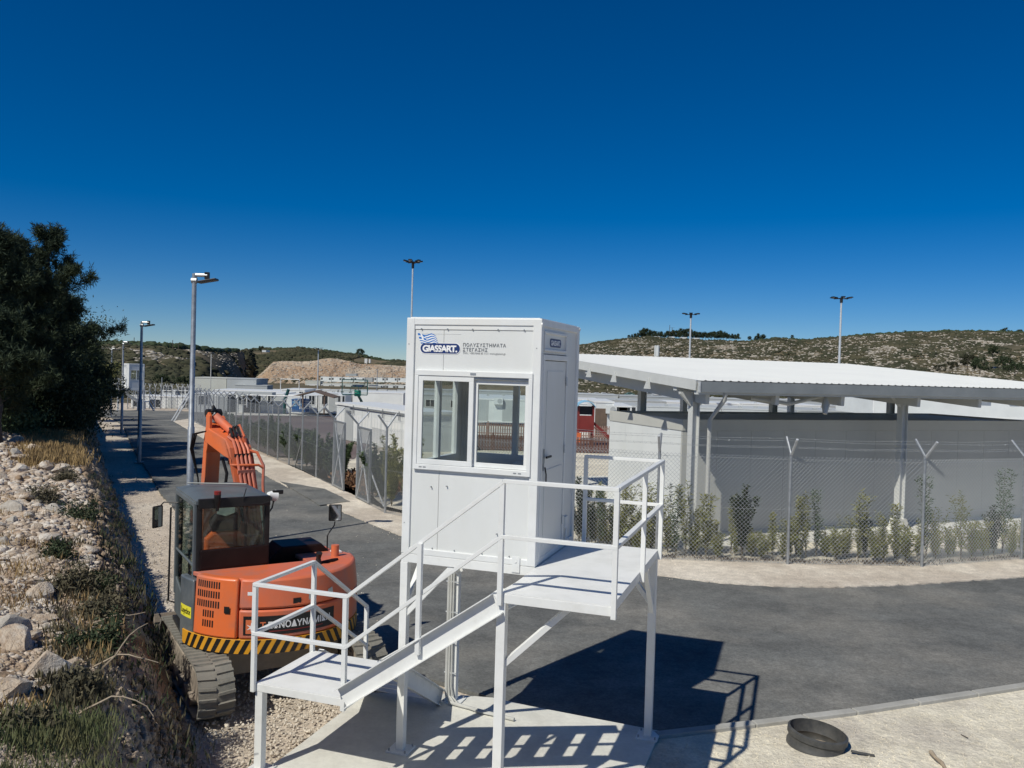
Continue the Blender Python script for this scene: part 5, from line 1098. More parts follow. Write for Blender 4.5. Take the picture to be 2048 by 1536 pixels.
for i, (px, k) in enumerate(pl):
    fy = np.interp(px, [1150, 1312, 1575, 1843, 2042, 2100], [21.2, 19.9, 19.77, 19.92, 21.08, 21.3])+random.uniform(.35, .95)
    b = Zp(px, 1100, fy); s_ = random.uniform(.62, 1.15); ref = ('behind the platform railing' if px < 1330 else 'left of the first Y post' if px < 1575 else 'between the two middle Y posts' if px < 1843 else 'right of the second Y post')
    place_shrub(protos[k], (b.x, fy, .03), (s_*1.12, s_*1.12, s_*(.92 if k in (2, 5, 6) else 1.05)), random.uniform(0, 6.28), '%s shrub, %s from the left %s' % (looks[k], nth(sum(1 for q in pl[:i] if (q[0] < 1330) == (px < 1330) and (q[0] < 1575) == (px < 1575) and (q[0] < 1843) == (px < 1843))), ref), 'shrubs planted along the front fence')
# second, loose row farther inside for depth
for i in range(24):
    px = 1165+i*37+random.uniform(-10, 10); fy = np.interp(px, [1150, 1312, 1575, 1843, 2042, 2100], [21.2, 19.9, 19.77, 19.92, 21.08, 21.3])+random.uniform(.7, 1.3); b = Zp(px, 1100, fy)
    place_shrub(protos[(1, 3, 1, 0)[i % 4]], (b.x, fy, .03), random.uniform(.5, .75), random.uniform(0, 6.28), 'low young shrub of the back row behind the fence, %s from the left' % nth(i), 'low shrubs in the back row', name='young_shrub')
mb = MB(); r = np.random.default_rng(3); 
grass_stuff('dry_ground_litter', [(float(Zp(px, 1100, y).x), y, .03) for px, y in ((r.uniform(1150, 2060), 0) for _ in range(500)) for y in (float(np.interp(px, [1150, 1312, 1575, 1843, 2042, 2100], [21.2, 19.9, 19.77, 19.92, 21.08, 21.3]))+r.uniform(.1, .5),)], .03, .10, M['bark'], 91, 10, .06, .012)
# dense hedge inside the left fence
hp = [shrub_proto(210, 1.75, .70, 14, 4600, .12, .042, m='hedge'), shrub_proto(211, 1.55, .8, 14, 4600, .12, .042, m='hedge'), shrub_proto(212, 2.3, .6, 12, 3400, .12, .040, m='olive')]
nn = Vector((dn.y, -dn.x, 0))
for i in range(44):
    s_ = -2.6+i*.95+(0 if i < 7 else .4)
    if 3.7 < s_ < 7.2: continue
    p = LP_(s_)+nn*(random.uniform(.50, .85)); p.z = gz(p.y); k = 2 if i in (1, 3, 4) else (i % 2)
    place_shrub(hp[k], p, random.uniform(.85, 1.08)*(1 if i < 26 else .8), random.uniform(0, 6.28), '%s hedge shrub inside the left fence, %s from the booth' % (('dense green', 'broad green', 'tall loose olive')[k], nth(i)), 'hedge shrubs inside the left fence', name='hedge_shrub')
r = np.random.default_rng(8); P = np.array([tuple(LP_(r.uniform(3.2, 8.0))+nn*r.uniform(.4, 2.6)+Vector((0, 0, .03+r.uniform(0, .35)))) for _ in range(3000)])
V, F = leaf_tris(P, rdir(len(P), r), r.uniform(.10, .22, len(P)), .07, r); tag(npmesh('dead_leaf_pile', V, F, M['dryleaf']), kind='stuff')

# ================================================================= CANOPY AND LONG BUILDING
CY = R(22); CO = Vector((4.59, 20.72, 0)); ca = Vector((math.cos(CY), math.sin(CY), 0)); cbv = Vector((-math.sin(CY), math.cos(CY), 0))
cn = thing('canopy', 'large white mono-pitch canopy roof on grey steel columns', 'canopy', CO, CY)
CL, CD, CZ, CS = 15.5, 11.2, 4.33, .070
rz = lambda y, o=0: CZ+CS*y+o
mb = MB(); n = int(CL/.25); vs = []; prof = []
for i in range(n):
    x = i*CL/n; wv = CL/n; prof += [(x, 0), (x+wv*.62, 0), (x+wv*.72, .016), (x+wv*.90, .016)]
prof.append((CL, 0)); k = len(prof)
vs = [(x, -.08, rz(-.08, .02+z)) for x, z in prof]+[(x, CD, rz(CD, .02+z)) for x, z in prof]; mb.add(vs, [(i, i+1, k+i+1, k+i) for i in range(k-1)])
vs = [(x, -.08, rz(-.08, -.03)) for x, z in ((0, 0), (CL, 0))]+[(x, CD, rz(CD, -.03)) for x, z in ((CL, 0), (0, 0))]; mb.add(vs, [(3, 2, 1, 0)])
mb.build('roof_sheet', M['canroof'], cn)
gt = MB(); gt.prism([(-.13, -.27), (-.02, -.27), (-.02, -.02), (-.035, -.02), (-.035, -.25), (-.115, -.25), (-.115, .0), (-.13, .0)], (.02, CL), lambda a, b, e: (e, a, CZ+b)); gt.build('gutter', M['cangrey'], cn)
MB().box(-.0, .018, -.15, -.01, CZ-.28, CZ+.0).build('gutter_end', M['galvl'], cn)
for x, nm in ((-.035, 'side_fascia'), (CL, 'side_fascia')):
    MB().bar((x, -.02, rz(0, -.10)), (x, CD, rz(CD, -.10)), .03, .26).build(nm, M['canwhite'], cn)
MB().bar((0, CD, rz(CD, -.1)), (CL, CD, rz(CD, -.1)), .04, .26).build('back_fascia', M['canwhite'], cn)
cols = [(.42, .70), (7.86, .95), (15.1, .95), (2.04, 6.0), (7.3, 6.0), (12.7, 6.0), (1.4, 10.6), (6.7, 10.6), (12.0, 10.6)]
for x, y in cols:
    co_ = MB(); h = rz(y, -.34); co_.box(x-.10, x+.10, y-.012, y+.012, .02, h); co_.box(x-.11, x-.094, y-.10, y+.10, .02, h); co_.box(x+.094, x+.11, y-.10, y+.10, .02, h); c_ = co_.build('column', M['canwhite'], cn)
    for s in (-1, 1): MB().prism([(.11, -.36), (.13, -.36), (.45, -.05), (.45, 0), (.11, 0)], (-.05, .05), lambda a, b, e: (x+s*a, y+e, h+b)).build('haunch', M['canwhite'], cn)
    MB().prism([(-.32, 0), (.32, 0), (.15, .42), (-.15, .42)], (y-.16, y+.16), lambda a, b, e: (x+a, e, b)).build('plinth', M['concrete'], cn)
for y in (.0, .95, 6.0, 10.6): MB().bar((.0, y+.02, rz(y, -.19)), (CL, y+.02, rz(y, -.19)), .16, .28).build('main_beam', M['canwhite'], cn)
for x in (.42, 2.6, 4.8, 7.58, 10, 12.5, 15.0): MB().bar((x, .12, rz(.12, -.32)), (x, CD-.12, rz(CD-.12, -.32)), .12, .54).build('rafter', M['canwhite'], cn)
for y in (1.7, 3.4, 5.1, 7.2, 8.9): MB().bar((.0, y, rz(y, -.055)), (CL, y, rz(y, -.055)), .06, .04).build('purlin', M['galv'], cn)
for y in (2.2, 4.1, 5.7): MB().prism([(-.14, -.42), (.17, -.42), (-.02, -.12), (-.05, -.12)], (-.10, -.06), lambda a, b, e: (e, y+a, rz(y)+b)).build('gusset', M['canwhite'], cn)
dp_ = MB().tube([(.82, -.06, CZ-.26), (.82, -.04, CZ-.45), (.78, .50, CZ-1.0), (.78, .52, .5), (.80, .45, .40), (.95, .30, .34)], .058, 12).build('downpipe', M['pvc'], cn, smooth=True)
MB().tube([(4.35, .3, CZ-.3), (4.30, .22, CZ-.55), (4.22, .15, CZ-.8)], [.03, .11, .06], 10).build('hanging_lamp', M['pvc'], cn, smooth=True)
MB().tube([(1.9, .35, CZ-.42), (3.2, .35, CZ-.55), (4.35, .3, CZ-.3)], .05, 8).build('cable_sleeve', M['pvc'], cn, smooth=True)

BA = Vector((4.68, 22.7, 0)); bb = thing('long_building', 'long flat-roofed white panel building in the shade of the canopy', 'building', BA, R(22)); BL, BD, BH = 13.8, 4.1, 3.26
np_ = 12
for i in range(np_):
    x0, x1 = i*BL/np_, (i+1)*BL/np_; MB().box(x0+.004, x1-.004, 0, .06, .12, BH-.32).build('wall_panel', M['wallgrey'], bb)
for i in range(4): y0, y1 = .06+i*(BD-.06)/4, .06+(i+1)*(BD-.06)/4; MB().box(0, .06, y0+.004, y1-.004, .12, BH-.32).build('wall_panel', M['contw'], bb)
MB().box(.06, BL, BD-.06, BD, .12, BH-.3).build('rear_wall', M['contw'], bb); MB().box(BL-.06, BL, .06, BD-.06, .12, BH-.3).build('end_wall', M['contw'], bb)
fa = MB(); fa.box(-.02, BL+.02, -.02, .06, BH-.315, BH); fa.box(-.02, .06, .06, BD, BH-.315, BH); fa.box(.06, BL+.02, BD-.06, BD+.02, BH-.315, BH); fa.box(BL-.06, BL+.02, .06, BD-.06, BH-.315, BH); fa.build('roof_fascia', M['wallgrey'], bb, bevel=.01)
MB().box(.06, BL-.06, .06, BD-.06, BH-.10, BH-.06).build('roof', M['contg'], bb)
MB().box(-.05, BL+.1, -.06, BD, -.02, .118).build('plinth', M['concrete'], bb)
pv = [CO+ca*.0-cbv*.2, CO+ca*15.6-cbv*.2, CO+ca*15.6+cbv*12, CO+cbv*12]; pv = [BA+ca*-.6-cbv*1.5, BA+ca*14.6-cbv*1.5, BA+ca*14.6+cbv*12, BA+ca*-.6+cbv*12]; poly_sheet('canopy_slab', pv, .06, M['concrete'], thick=.1)
for (x, w_) in ((.45, 1), (1.7, 1)): pass
# ================================================================= CAMP
def prefab(label, px0, px1, pyb, y, h=2.6, depth=2.6, wins=(), doors=(), m='contw', group='white container units of the camp', name='container_unit', rz_=0, ac=(), pyt=None, win_h=.9, ribs=0, cat='container unit', zb=None, trim=True, seams=True):
    a = Zp(px0, pyb, y); b_ = Zp(px1, pyb, y); z = a.z if zb is None else zb; w_ = b_.x-a.x
    if pyt is not None: h = Zp(px0, pyt, y).z-z
    t = thing(name, label, cat, (a.x, y, z), rz_, group)
    MB().box(0, w_, 0, depth, 0, h-.12).build('wall', M[m], t)
    MB().box(-.04, w_+.04, -.04, depth+.04, h-.115, h).build('roof', M['white' if m == 'contw' else m], t)
    if trim:
        tr_ = MB()
        for x in (0, w_-.12): tr_.box(x, x+.12, -.02, 0, 0, h-.13)
        tr_.box(.12, w_-.12, -.02, 0, 0, .12); tr_.build('frame', M['white' if m == 'contw' else m], t)
    for f, ww in wins:
        x = f*w_; f_ = MB(); z0_ = .95; z1_ = z0_+win_h
        f_.box(x-ww/2-.05, x+ww/2+.05, -.035, -.022, z1_, z1_+.05); f_.box(x-ww/2-.05, x+ww/2+.05, -.035, -.022, z0_-.05, z0_); f_.box(x-ww/2-.05, x-ww/2, -.035, -.022, z0_, z1_); f_.box(x+ww/2, x+ww/2+.05, -.035, -.022, z0_, z1_); f_.box(x-.025, x+.025, -.035, -.022, z0_, z1_)
        wo = f_.build('window', M['white'], t); MB().box(x-ww/2, x+ww/2, -.015, -.004, z0_, z1_).build('pane', M['windark'], wo)
    for f, ww, mm in doors: MB().box(f*w_-ww/2, f*w_+ww/2, -.03, -.004, .06, 2.1).build('door', M[mm], t)
    for f, zz in ac: MB().box(f*w_-.4, f*w_+.4, -.34, -.03, zz, zz+.6).build('air_conditioner', M['contw'], t); MB().tube([(f*w_+.12, -.345, zz+.3), (f*w_+.12, -.352, zz+.3)], .22, 16).build('fan_grille', M['contg'], t)
    return t
# left: behind the far road
prefab('long pale row building with three dark windows behind the far road', 262, 384, 829, 98, pyt=790, depth=3, wins=((.13, 1.4), (.40, 1.3), (.90, .7)), doors=((.66, .9, 'contg'),), group='buildings behind the far road', cat='container row')
prefab('small white unit with a dark square window above the long pale row', 352, 388, 800, 118, pyt=780, wins=((.3, .8), (.7, .8)), group='buildings behind the far road')
prefab('white unit with one barred opening left of the small unit', 322, 350, 798, 117, pyt=780, wins=((.5, 1.2),), group='buildings behind the far road')
prefab('beige utility building with a tall pale front, left half', 381, 452, 790, 128, pyt=754, depth=6, m='beige', name='utility_building', cat='building', group='beige and grey utility buildings', trim=False)
prefab('grey-green flat utility building, right of the beige one', 453, 512, 790, 127.5, pyt=756, depth=6, m='contg', name='utility_building', cat='building', group='beige and grey utility buildings', trim=False)
prefab('low grey annex stretching right of the grey utility building', 470, 534, 790, 126.5, pyt=769, depth=3, m='contg', name='utility_building', cat='building', group='beige and grey utility buildings', trim=False)
row = [(384, 432, ((.5, 1.2),), (), 'white container with one dark window at the left end of the court row'), (433, 470, (), ((.3, .9, 'contg'), (.8, .9, 'windark')), 'white container with a dark doorway behind the long fence'), (471, 502, ((.4, .9),), ((.75, .9, 'dark'),), 'white container under the dark awning beyond the court'), (503, 532, (), ((.3, 1.0, 'windark'), (.75, .8, 'contg')), 'white container with an open dark door, second under the awning'), (533, 566, ((.25, .7),), ((.7, 1.0, 'contg'),), 'white container left of the green goal pole'), (567, 609, ((.9, .01),), (), 'white container behind the blue container'), (612, 634, ((.5, .6),), (), 'white container with a narrow window under the brown gable'), (636, 658, ((.6, .6),), (), 'white container right of the gable post'), (659, 684, ((.85, .9),), ((.3, 1.0, 'contg'),), 'pale container with a dark square window at the right end of the court row')]
for x0, x1, ws, dr, lab in row: prefab(lab, x0, x1, 826, 89, pyt=786 if x0 < 560 else 789, wins=ws, doors=dr, depth=5, group='white containers in the row beyond the court')
t = prefab('blue steel container with pale lettering marks beyond the court', 583, 610, 824, 86.5, pyt=798, m='blue', depth=1.8, group='containers beyond the court', name='blue_container', trim=False)
for i in range(7): MB().box(.08+i*.19, .13+i*.19, -.03, 0, .1, t.children[0].dimensions.z if False else 1.25).build('rib', M['blue'], t)
for zz, x0, x1 in ((1.0, .1, .5), (1.0, .75, 1.2), (.8, .15, .45), (.8, .7, 1.15), (.62, .2, .5)): MB().box(x0, x1, -.034, -.031, zz, zz+.09).build('marking', M['ltblue'], t)
# second layer of white roofs behind the court row
for i, (x0, x1, yt) in enumerate([(425, 560, 779), (562, 608, 778), (610, 700, 786), (705, 806, 783)]):
    prefab(['wide white roofed unit rising over the left part of the court row', 'white two-window unit above the blue container', 'long white roof behind the brown gable', 'long white block behind the basketball backboard'][i], x0, x1, 812, 104, pyt=yt, depth=6, wins=(((.9, .7),) if i == 1 else ()), group='white blocks behind the court row')
aw = thing('awning', 'dark grey flat awning in front of the containers beyond the court', 'awning', Zp(475, 800, 88)); a = Zp(475, 786, 87.6)-aw.location; b_ = Zp(548, 788, 87.6)-aw.location
MB().bar(a, b_, 1.4, .35).build('roof', M['contg'], aw); [MB().bar(Vector((x, a.y, a.z)), Vector((x, a.y, -2.)), .08).build('post', M['galv'], aw) for x in (a.x+.1, (a.x+b_.x)/2, b_.x-.1)]
gb = thing('gable_shelter', 'open shelter with a brown tiled gable roof beyond the court', 'shelter', Zp(632, 826, 86)); w_ = 2.1; h0, h1 = 1.75, 2.35
for s in (-1, 1): MB().add([(0, -1.4, h1), (s*w_, -1.4, h0), (s*w_, 1.4, h0), (0, 1.4, h1), (0, -1.4, h1-.12), (s*w_, -1.4, h0-.12), (s*w_, 1.4, h0-.12), (0, 1.4, h1-.12)], [(0, 1, 2, 3), (4, 7, 6, 5), (0, 4, 5, 1), (2, 6, 7, 3), (1, 5, 6, 2)]).build('roof', M['brownroof'], gb)
for x in (-1.1, 1.1): MB().bar((x, -1.2, 0), (x, -1.2, 2.0), .14).build('post', M['brownroof'], gb)
# terraces far away
tx = [610, 640, 680, 735, 810]
prefab('long pale retaining terrace at the left of the far container rows', 610, 640, 780, 440, pyt=761, depth=8, m='beige', name='terrace_wall', cat='terrace', group='far retaining terraces', trim=False)
prefab('long pale retaining terrace under the lower far container row', 641, 812, 782, 442, pyt=765.5, depth=8, m='beige', name='terrace_wall', cat='terrace', group='far retaining terraces', trim=False)
xs_up = [(641, 662), (663, 683), (685, 706), (708, 729), (748, 769), (771, 794), (796, 816)]
for i, (a, b_) in enumerate(xs_up): prefab('tiny white container in the upper far row, %s from the left' % nth(i), a, b_, 763+.2*i, 448, pyt=753+.5*i, depth=3, wins=((.12, .9), (.88, .9)), group='upper far container row', win_h=1.1, trim=False)
xs_lo = [(614, 634), (642, 662), (664, 684), (686, 706), (708, 728), (730, 748), (750, 770), (772, 790), (792, 812)]
for i, (a, b_) in enumerate(xs_lo): prefab('tiny white container in the lower far row, %s from the left' % nth(i), a, b_, 778+.2*i, 430, pyt=768+.3*i, depth=3, wins=((.12, .9), (.88, .9)), group='lower far container row', win_h=1.1, trim=False)
for i, (a, b_, py) in enumerate([(691, 713, 752), (731, 745, 764), (737, 762, 776)]): prefab(['grey shed roof above the upper far container row', 'grey slatted shed between the far containers', 'low grey shed among the lower far containers'][i], a, b_, py, 425+i, pyt=py-5 if i != 1 else py-9, depth=3, m='contg', trim=False, group='grey sheds of the far terraces', name='grey_shed', cat='shed')
for i, (px, h) in enumerate(((729, 9), (737.5, 8))): prefab(['wider white block on the skyline above the dirt track', 'narrow white block on the skyline above the dirt track'][i], px, px+(5 if i == 0 else 3), 726, 590, pyt=726-h, depth=3, trim=False, group='white blocks on the skyline', name='white_block', cat='block')
prefab('white hilltop house with a faint red roof line on the left skyline', 229, 262, 697, 322, pyt=689, depth=6, wins=(), group='hilltop houses', name='hilltop_house', cat='house', trim=False)
for i, (a, b_, py, y) in enumerate([(1307, 1320, 676.5, 742), (1340, 1349, 677, 742), (1362, 1374, 678, 742), (1387, 1399, 679.5, 740), (1882, 1890, 664, 668), (524, 532, 704, 372)]):
    prefab(['small white house in front of the hilltop pines, leftmost', 'tiny white house below the hilltop mast', 'low white house right of the hilltop mast', 'pinkish white house at the right of the hilltop pines', 'tiny white hut on the right skyline', 'tiny white hut on the left skyline under the round tree'][i], a, b_, py, y, pyt=py-4, depth=6, trim=False, group='hilltop houses', name='hilltop_house', cat='house')
for i, px in enumerate((1310.2, 1315)):
    p = Zp(px, 713, 400); t = thing('silo', ['left slim white silo above the canopy roof', 'right thicker white silo above the canopy roof'][i], 'silo', p, 0, 'white silos'); MB().tube([(0, 0, 0), (0, 0, 5.2)], .45+.35*i, 14).build('tank', M['contw'], t, smooth=True); MB().tube([(0, 0, 5.2), (0, 0, 5.4)], .3, 8).build('lid', M['contg'], t)
for i, px in enumerate(list(range(440, 690, 34))):
    prefab('small white cabin of the packed middle row, %s from the left' % nth(i), px, px+30, 797, 215, pyt=777.5+.3*i-(i % 3)*.6, depth=2.5, wins=((.2, .8), (.75, .8)), group='packed middle row of white cabins')
for i, px in enumerate(list(range(604, 812, 19))):
    prefab('small white cabin behind the backboard, %s from the left' % nth(i), px, px+17, 793, 300, pyt=777.5+.2*i+(i % 2)*.7, depth=2.5, wins=((.15, .7), (.8, .7)), group='white cabins behind the backboard'); 
# white technical shed along the left fence
SA = Vector((-11.2, 53.7, -.38)); SB = Vector((-5.2, 44.8, -.22)); d = SB-SA; SL = math.hypot(d.x, d.y); sh = thing('technical_shed', 'long white shed with panelled doors and an air vent right behind the gates', 'shed', SA, math.atan2(d.y, d.x))
SH = 2.45
for i in range(8):
    x0, x1 = i*SL/8, (i+1)*SL/8; 
    if i == 1: continue
    MB().box(x0+.015, x1-.015, -.05, 0, .15, SH-.25).build('wall_panel', M['contw'], sh)
    for k in range(3): MB().box(x0+.15+k*.38, x0+.42+k*.38, -.058, -.05, .3, SH-.7).build('panel_field', M['white'], sh)
MB().box(0, SL, 0, 2.6, 0, SH-.2).build('body', M['contw'], sh); MB().box(-.1, SL+.1, -.12, 2.8, SH-.2, SH-.05).build('roof', M['white'], sh)
dd = MB().box(SL/8+.05, 2*SL/8-.05, -.05, 0, .1, SH-.3).build('door', M['contg'], sh); MB().box(SL/8+.3, 2*SL/8-.3, -.09, -.05, SH-.62, SH-.48).build('vent', M['galv'], dd)
for x in (2.9, 5, 7.1, 9.2): MB().bar((x, -.15, SH-.12), (x, -.15, SH-.62), .05).build('bracket', M['galv'], sh)
MB().bar((2.2, -.16, SH-.22), (SL, -.16, SH-.22), .05).build('pipe_run', M['galv'], sh)
# basketball hoops and goal frames
def hoop(px, py, y, label):
    p = Zp(px, py, y); t = thing('basketball_hoop', label, 'basketball hoop', (p.x, y, gz(y)), 0, 'basketball hoops'); h = p.z-gz(y)
    MB().tube([(.5, 1.6, 0), (.35, 1.3, h-1.2), (0, .25, h-.25)], [.14, .12, .10], 8).build('pole', M['dkgreen'], t, smooth=True)
    MB().box(-.05, .45, .1, .5, h-.75, h-.25).build('pad', M['green'], t, bevel=.04)
    f_ = MB(); bw, bh = 1.05, .62
    for z in (h-bh, h+bh): f_.box(-bw, bw, 0, .05, z-.035, z+.035)
    for x in (-bw, bw): f_.box(x-.035, x+.035, 0, .05, h-bh+.035, h+bh-.035)
    f_.build('frame', M['dkgreen'], t); MB().box(-bw+.035, bw-.035, .02, .03, h-bh+.035, h+bh-.035).build('board', M['glass'], t)
    s_ = MB()
    for z in (h-.42, h+.05): s_.box(-.32, .32, -.02, 0, z-.02, z+.02)
    for x in (-.32, .32): s_.box(x-.02, x+.02, -.02, 0, h-.40, h+.03)
    s_.build('target_square', M['dkgreen'], t); MB().bar((.3, .06, h-.35), (.98, .06, h+.5), .03).build('strut', M['dkgreen'], t)
    MB().tube([(math.cos(k*.7)*.23, -.28+math.sin(k*.7)*.23, h-.42) for k in range(10)], .02, 5).build('ring', M['galv'], t); return t
hoop(709.5, 774.5, 69, 'near green basketball hoop with a clear framed backboard above the white shed')
p = Zp(569, 828, 84); t = thing('green_pole', 'dark green leaning court pole left of the blue container', 'pole', p); MB().tube([(0, 0, 0), (0, 0, 1.4), (.35, 0, 2.5)], .16, 8).build('pole', M['dkgreen'], t, smooth=True)
def goal(px0, px1, pyt, pyb, y, label):
    a = Zp(px0, pyb, y); b_ = Zp(px1, pyb, y); h = Zp(px0, pyt, y).z-a.z; w_ = b_.x-a.x; t = thing('goal_frame', label, 'goal frame', a, 0, 'white goal frames'); mb = MB()
    mb.tube([(0, 0, 0), (0, 0, h), (w_, 0, h), (w_, 0, 0)], .06, 6); mb.build('frame', M['white'], t)
goal(561, 598, 758, 780, 100, 'thin white frame left of the far rows, above the court containers')
goal(494, 600, 790, 815, 80, 'wide low white rail frame across the middle of the court row')
# ================================================================= PLAYGROUND AND RIGHT CAMP
def picket(p0, p1, label, m, h=.85, n=None):
    p0 = Vector(p0); p1 = Vector(p1); t = thing('picket_fence', label, 'picket fence', p0, 0, 'brown picket fences of the playground'); d = p1-p0; L = d.length; u = d/L; n = int(L/.17)
    for z in (.22, h*.78): MB().bar(Vector((0, 0, z)), d+Vector((0, 0, z)), .04, .07).build('rail', M[m], t)
    me = None
    for k in range(n):
        q = u*(k*L/n+.08)
        if me is None: o_ = MB().prism([(-.045, .04), (.045, .04), (.045, h-.05), (0, h), (-.045, h-.05)], (-.03, -.008), lambda a, b, e: (a, e, b)).build('picket', M[m], t); me = o_.data
        else: o_ = bpy.data.objects.new('picket', me); C.objects.link(o_); o_.parent = t
        o_.location = q; o_.rotation_euler = (0, 0, math.atan2(u.y, u.x))
    for k in range(0, int(L/1.9)+1): q = u*min(L, k*1.9); MB().box(q.x-.05, q.x+.05, q.y-.05, q.y+.05, 0, h+.10).build('post', M[m], t)
z_ = gz(48)
picket((-2.9, 48, z_+.0), (5.7, 48, z_), 'near picket fence of the playground, brown in front of the red tower', 'fencewood', .95)
picket((-3.6, 62, gz(62)), (7.6, 62, gz(62)), 'faded rear picket fence of the playground, seen through the booth window', 'fencewood2', 1.0)
picket((5.8, 48.1, z_), (7.7, 61.8, gz(62)), 'side picket fence of the playground running away beside the white building', 'fencewood', .9)
poly_sheet('playground_ground', [Vector((-3.6, 62, 0)), Vector((7.6, 62, 0)), Vector((5.7, 48, 0)), Vector((-2.9, 48, 0))], .06, M['court'])
pt = Zp(1170, 885, 54); t = thing('play_tower', 'red playground tower with a light blue curved roof and slide', 'play tower', (pt.x, 54, gz(54)))
def zt(py): return Zp(1170, py, 54).z-gz(54)
for x in (-.45, .5):
    for y in (0, .9): MB().bar((x, y, 0), (x, y, zt(812)), .10).build('post', M['playred'], t)
MB().box(-.42, .47, -.03, .03, zt(860), zt(831)).build('front_board', M['playred'], t); MB().box(-.45, .5, 0, .9, zt(864), zt(861)).build('floor', M['playred'], t)
MB().box(-.40, .45, .5, .55, zt(830), zt(813)).build('opening_shade', M['windark'], t)  # dark sheet standing in for the shade inside the tower opening
rp = [(-.62+1.24*k/8, zt(813)+.38*math.sin(math.pi*k/8)**.7) for k in range(9)]
MB().prism(rp+[(x, z-.06) for x, z in rp[::-1]], (-.35, 1.25), lambda a, b, e: (a, e, b)).build('roof', M['ltblue'], t)
for y in (.15, .75): MB().bar((.5, y, zt(845)), (1.65, y, zt(875)), .06, .16).build('slide_side', M['playred'], t)
MB().bar((.5, .45, zt(852)), (1.65, .45, zt(880)), .55, .04).build('slide', M['playred'], t); MB().box(-.6, -.3, -.25, .1, zt(884), zt(866)).build('panel', M['orange'], t)
for i, (px0, px1, y, pyb, pyt, ws, dr, ac, lab) in enumerate([
    (1187, 1226, 63, 872, 802, (), ((.35, .9, 'brownroof'),), ((.85, 1.75),), 'white container with a brown door and air conditioner beside the red tower'),
    (1228, 1262, 66, 860, 811, ((.25, 1.3), (.75, 1.3)), (), (), 'white unit with two dark windows seen above the long building'),
    (942, 1062, 76, 842, 796, (), ((.2, .9, 'contg'), (.6, .9, 'contg')), ((.45, 1.6),), 'white block with two doors seen through the right booth window'),
    (1100, 1186, 74, 846, 804, ((.3, 1.0),), (), (), 'white unit behind the playground tower')]):
    prefab(lab, px0, px1, pyb, y, pyt=pyt, wins=ws, doors=dr, ac=ac, depth=6, group='white units around the playground')
# wide roofs behind: three ranks across
k = 0
for y, pyt0, segs, grp in ((84, 809, [(1160, 1290), (1292, 1440), (1442, 1590), (1592, 1742), (1744, 1900), (1902, 2075)], 'first rank of long white units behind the playground'),
                      (112, 799.5, [(840, 940), (942, 1050), (1052, 1200), (1202, 1330), (1332, 1480), (1482, 1640), (1642, 1800), (1802, 1960), (1962, 2120)], 'second rank of long white units'),
                      (150, 790.5, [(830, 930), (935, 1040), (1120, 1235), (1240, 1360), (1365, 1500), (1505, 1650), (1655, 1800)], 'third rank of long white units')):
    for i, (a, b_) in enumerate(segs):
        slope = (pyt0-745)*0+ .0288*((a+b_)/2-1300)
        t = prefab('%s long white unit from the left, %s rank beyond the long building' % (nth(i), ('near', 'middle', 'rear')[int(k)]), a, b_, pyt0+slope+52*84/y, y+random.uniform(-1, 1), pyt=pyt0+slope+random.uniform(-.8, .8), depth=7.5, wins=((.2, 1.2), (.7, 1.2)), group=grp, m=('rankgrey', 'contw', 'rankgrey')[int(k)] if i % 3 else 'contg')
        for q in range(3):
            x = (t.children[0].data.vertices[1].co.x if False else 2)+q*2.1; MB().box(x, x+.35, 1.0+q*1.7, 1.3+q*1.7, 2.62+0, 2.8).build('roof_vent', M['contg'], t).location.z = 0
    k += 1
prefab('tall white hall wall at the right, behind the canopy columns', 1745, 2100, 830, 70, pyt=790, depth=8, ac=((.62, 1.55), (.78, 1.55)), group='buildings right of the canopy', name='white_hall', cat='building')
# parked cars
def car(px, y, m, label, flip=1):
    p = Zp(px, 790, y); t = thing('parked_car', label, 'car', (p.x, y, p.z-.35), 0 if flip > 0 else math.pi, 'cars parked behind the camp'); L, Wd = 4.2, 1.7
    MB().prism([(-2.1, .35), (-2.05, .78), (-1.25, .88), (-.65, 1.38), (.75, 1.42), (1.45, .95), (2.05, .85), (2.1, .35)], (-Wd/2, Wd/2), lambda a, b, e: (a, e, b)).build('body', M[m], t, bevel=.06)
    MB().prism([(-1.05, .92), (-.58, 1.30), (.70, 1.33), (1.20, .95)], (-Wd/2-.01, Wd/2+.01), lambda a, b, e: (a, e, b)).build('side_window', M['windark'], t)
    for x in (-1.3, 1.3):
        for s in (-1, 1): MB().tube([(x, s*.72, .32), (x, s*.88, .32)], .32, 14).build('wheel', M['black'], t)
for i, (px, m, lab, f) in enumerate([(1164, 'carblack', 'black car, leftmost under the canopy edge', 1), (1193, 'carwhite', 'white hatchback right of the black car', 1), (1208, 'carwhite', 'second white car mostly hidden by the hatchback', -1), (1259, 'cargreen', 'small green car between the two canopy columns', 1), (1298, 'carsilver', 'silver car just right of the left canopy column', -1), (1312, 'carwhite', 'white car with a raised hatch right of the silver one', 1), (1331, 'carblack', 'dark car in the middle of the right group', 1), (1349, 'carwhite', 'white car near the right canopy column', -1), (1362, 'carblack', 'dark low car at the right end of the row', 1)]): car(px, 345+(i % 3)*3, m, lab, f)

# ================================================================= FAR BOOTH ON ITS PLATFORM
fb = Zp(266, 822, 88); off = Matrix.Rotation(R(-116)-0, 4, 'Z'); 
bc = BO+Matrix.Rotation(BY, 4, 'Z') @ Vector((-W/2, D/2, 0)); newc = Vector((fb.x, 88, gz(88)-.1))
for src, lab in ((booth, 'distant white guard booth on stilts beside the far lamp posts'), (platform, 'distant steel platform and stair carrying the far guard booth')):
    rel = src.location-bc; c_ = dup(src, loc=newc+off @ rel, rz=BY+R(-116), label=lab)

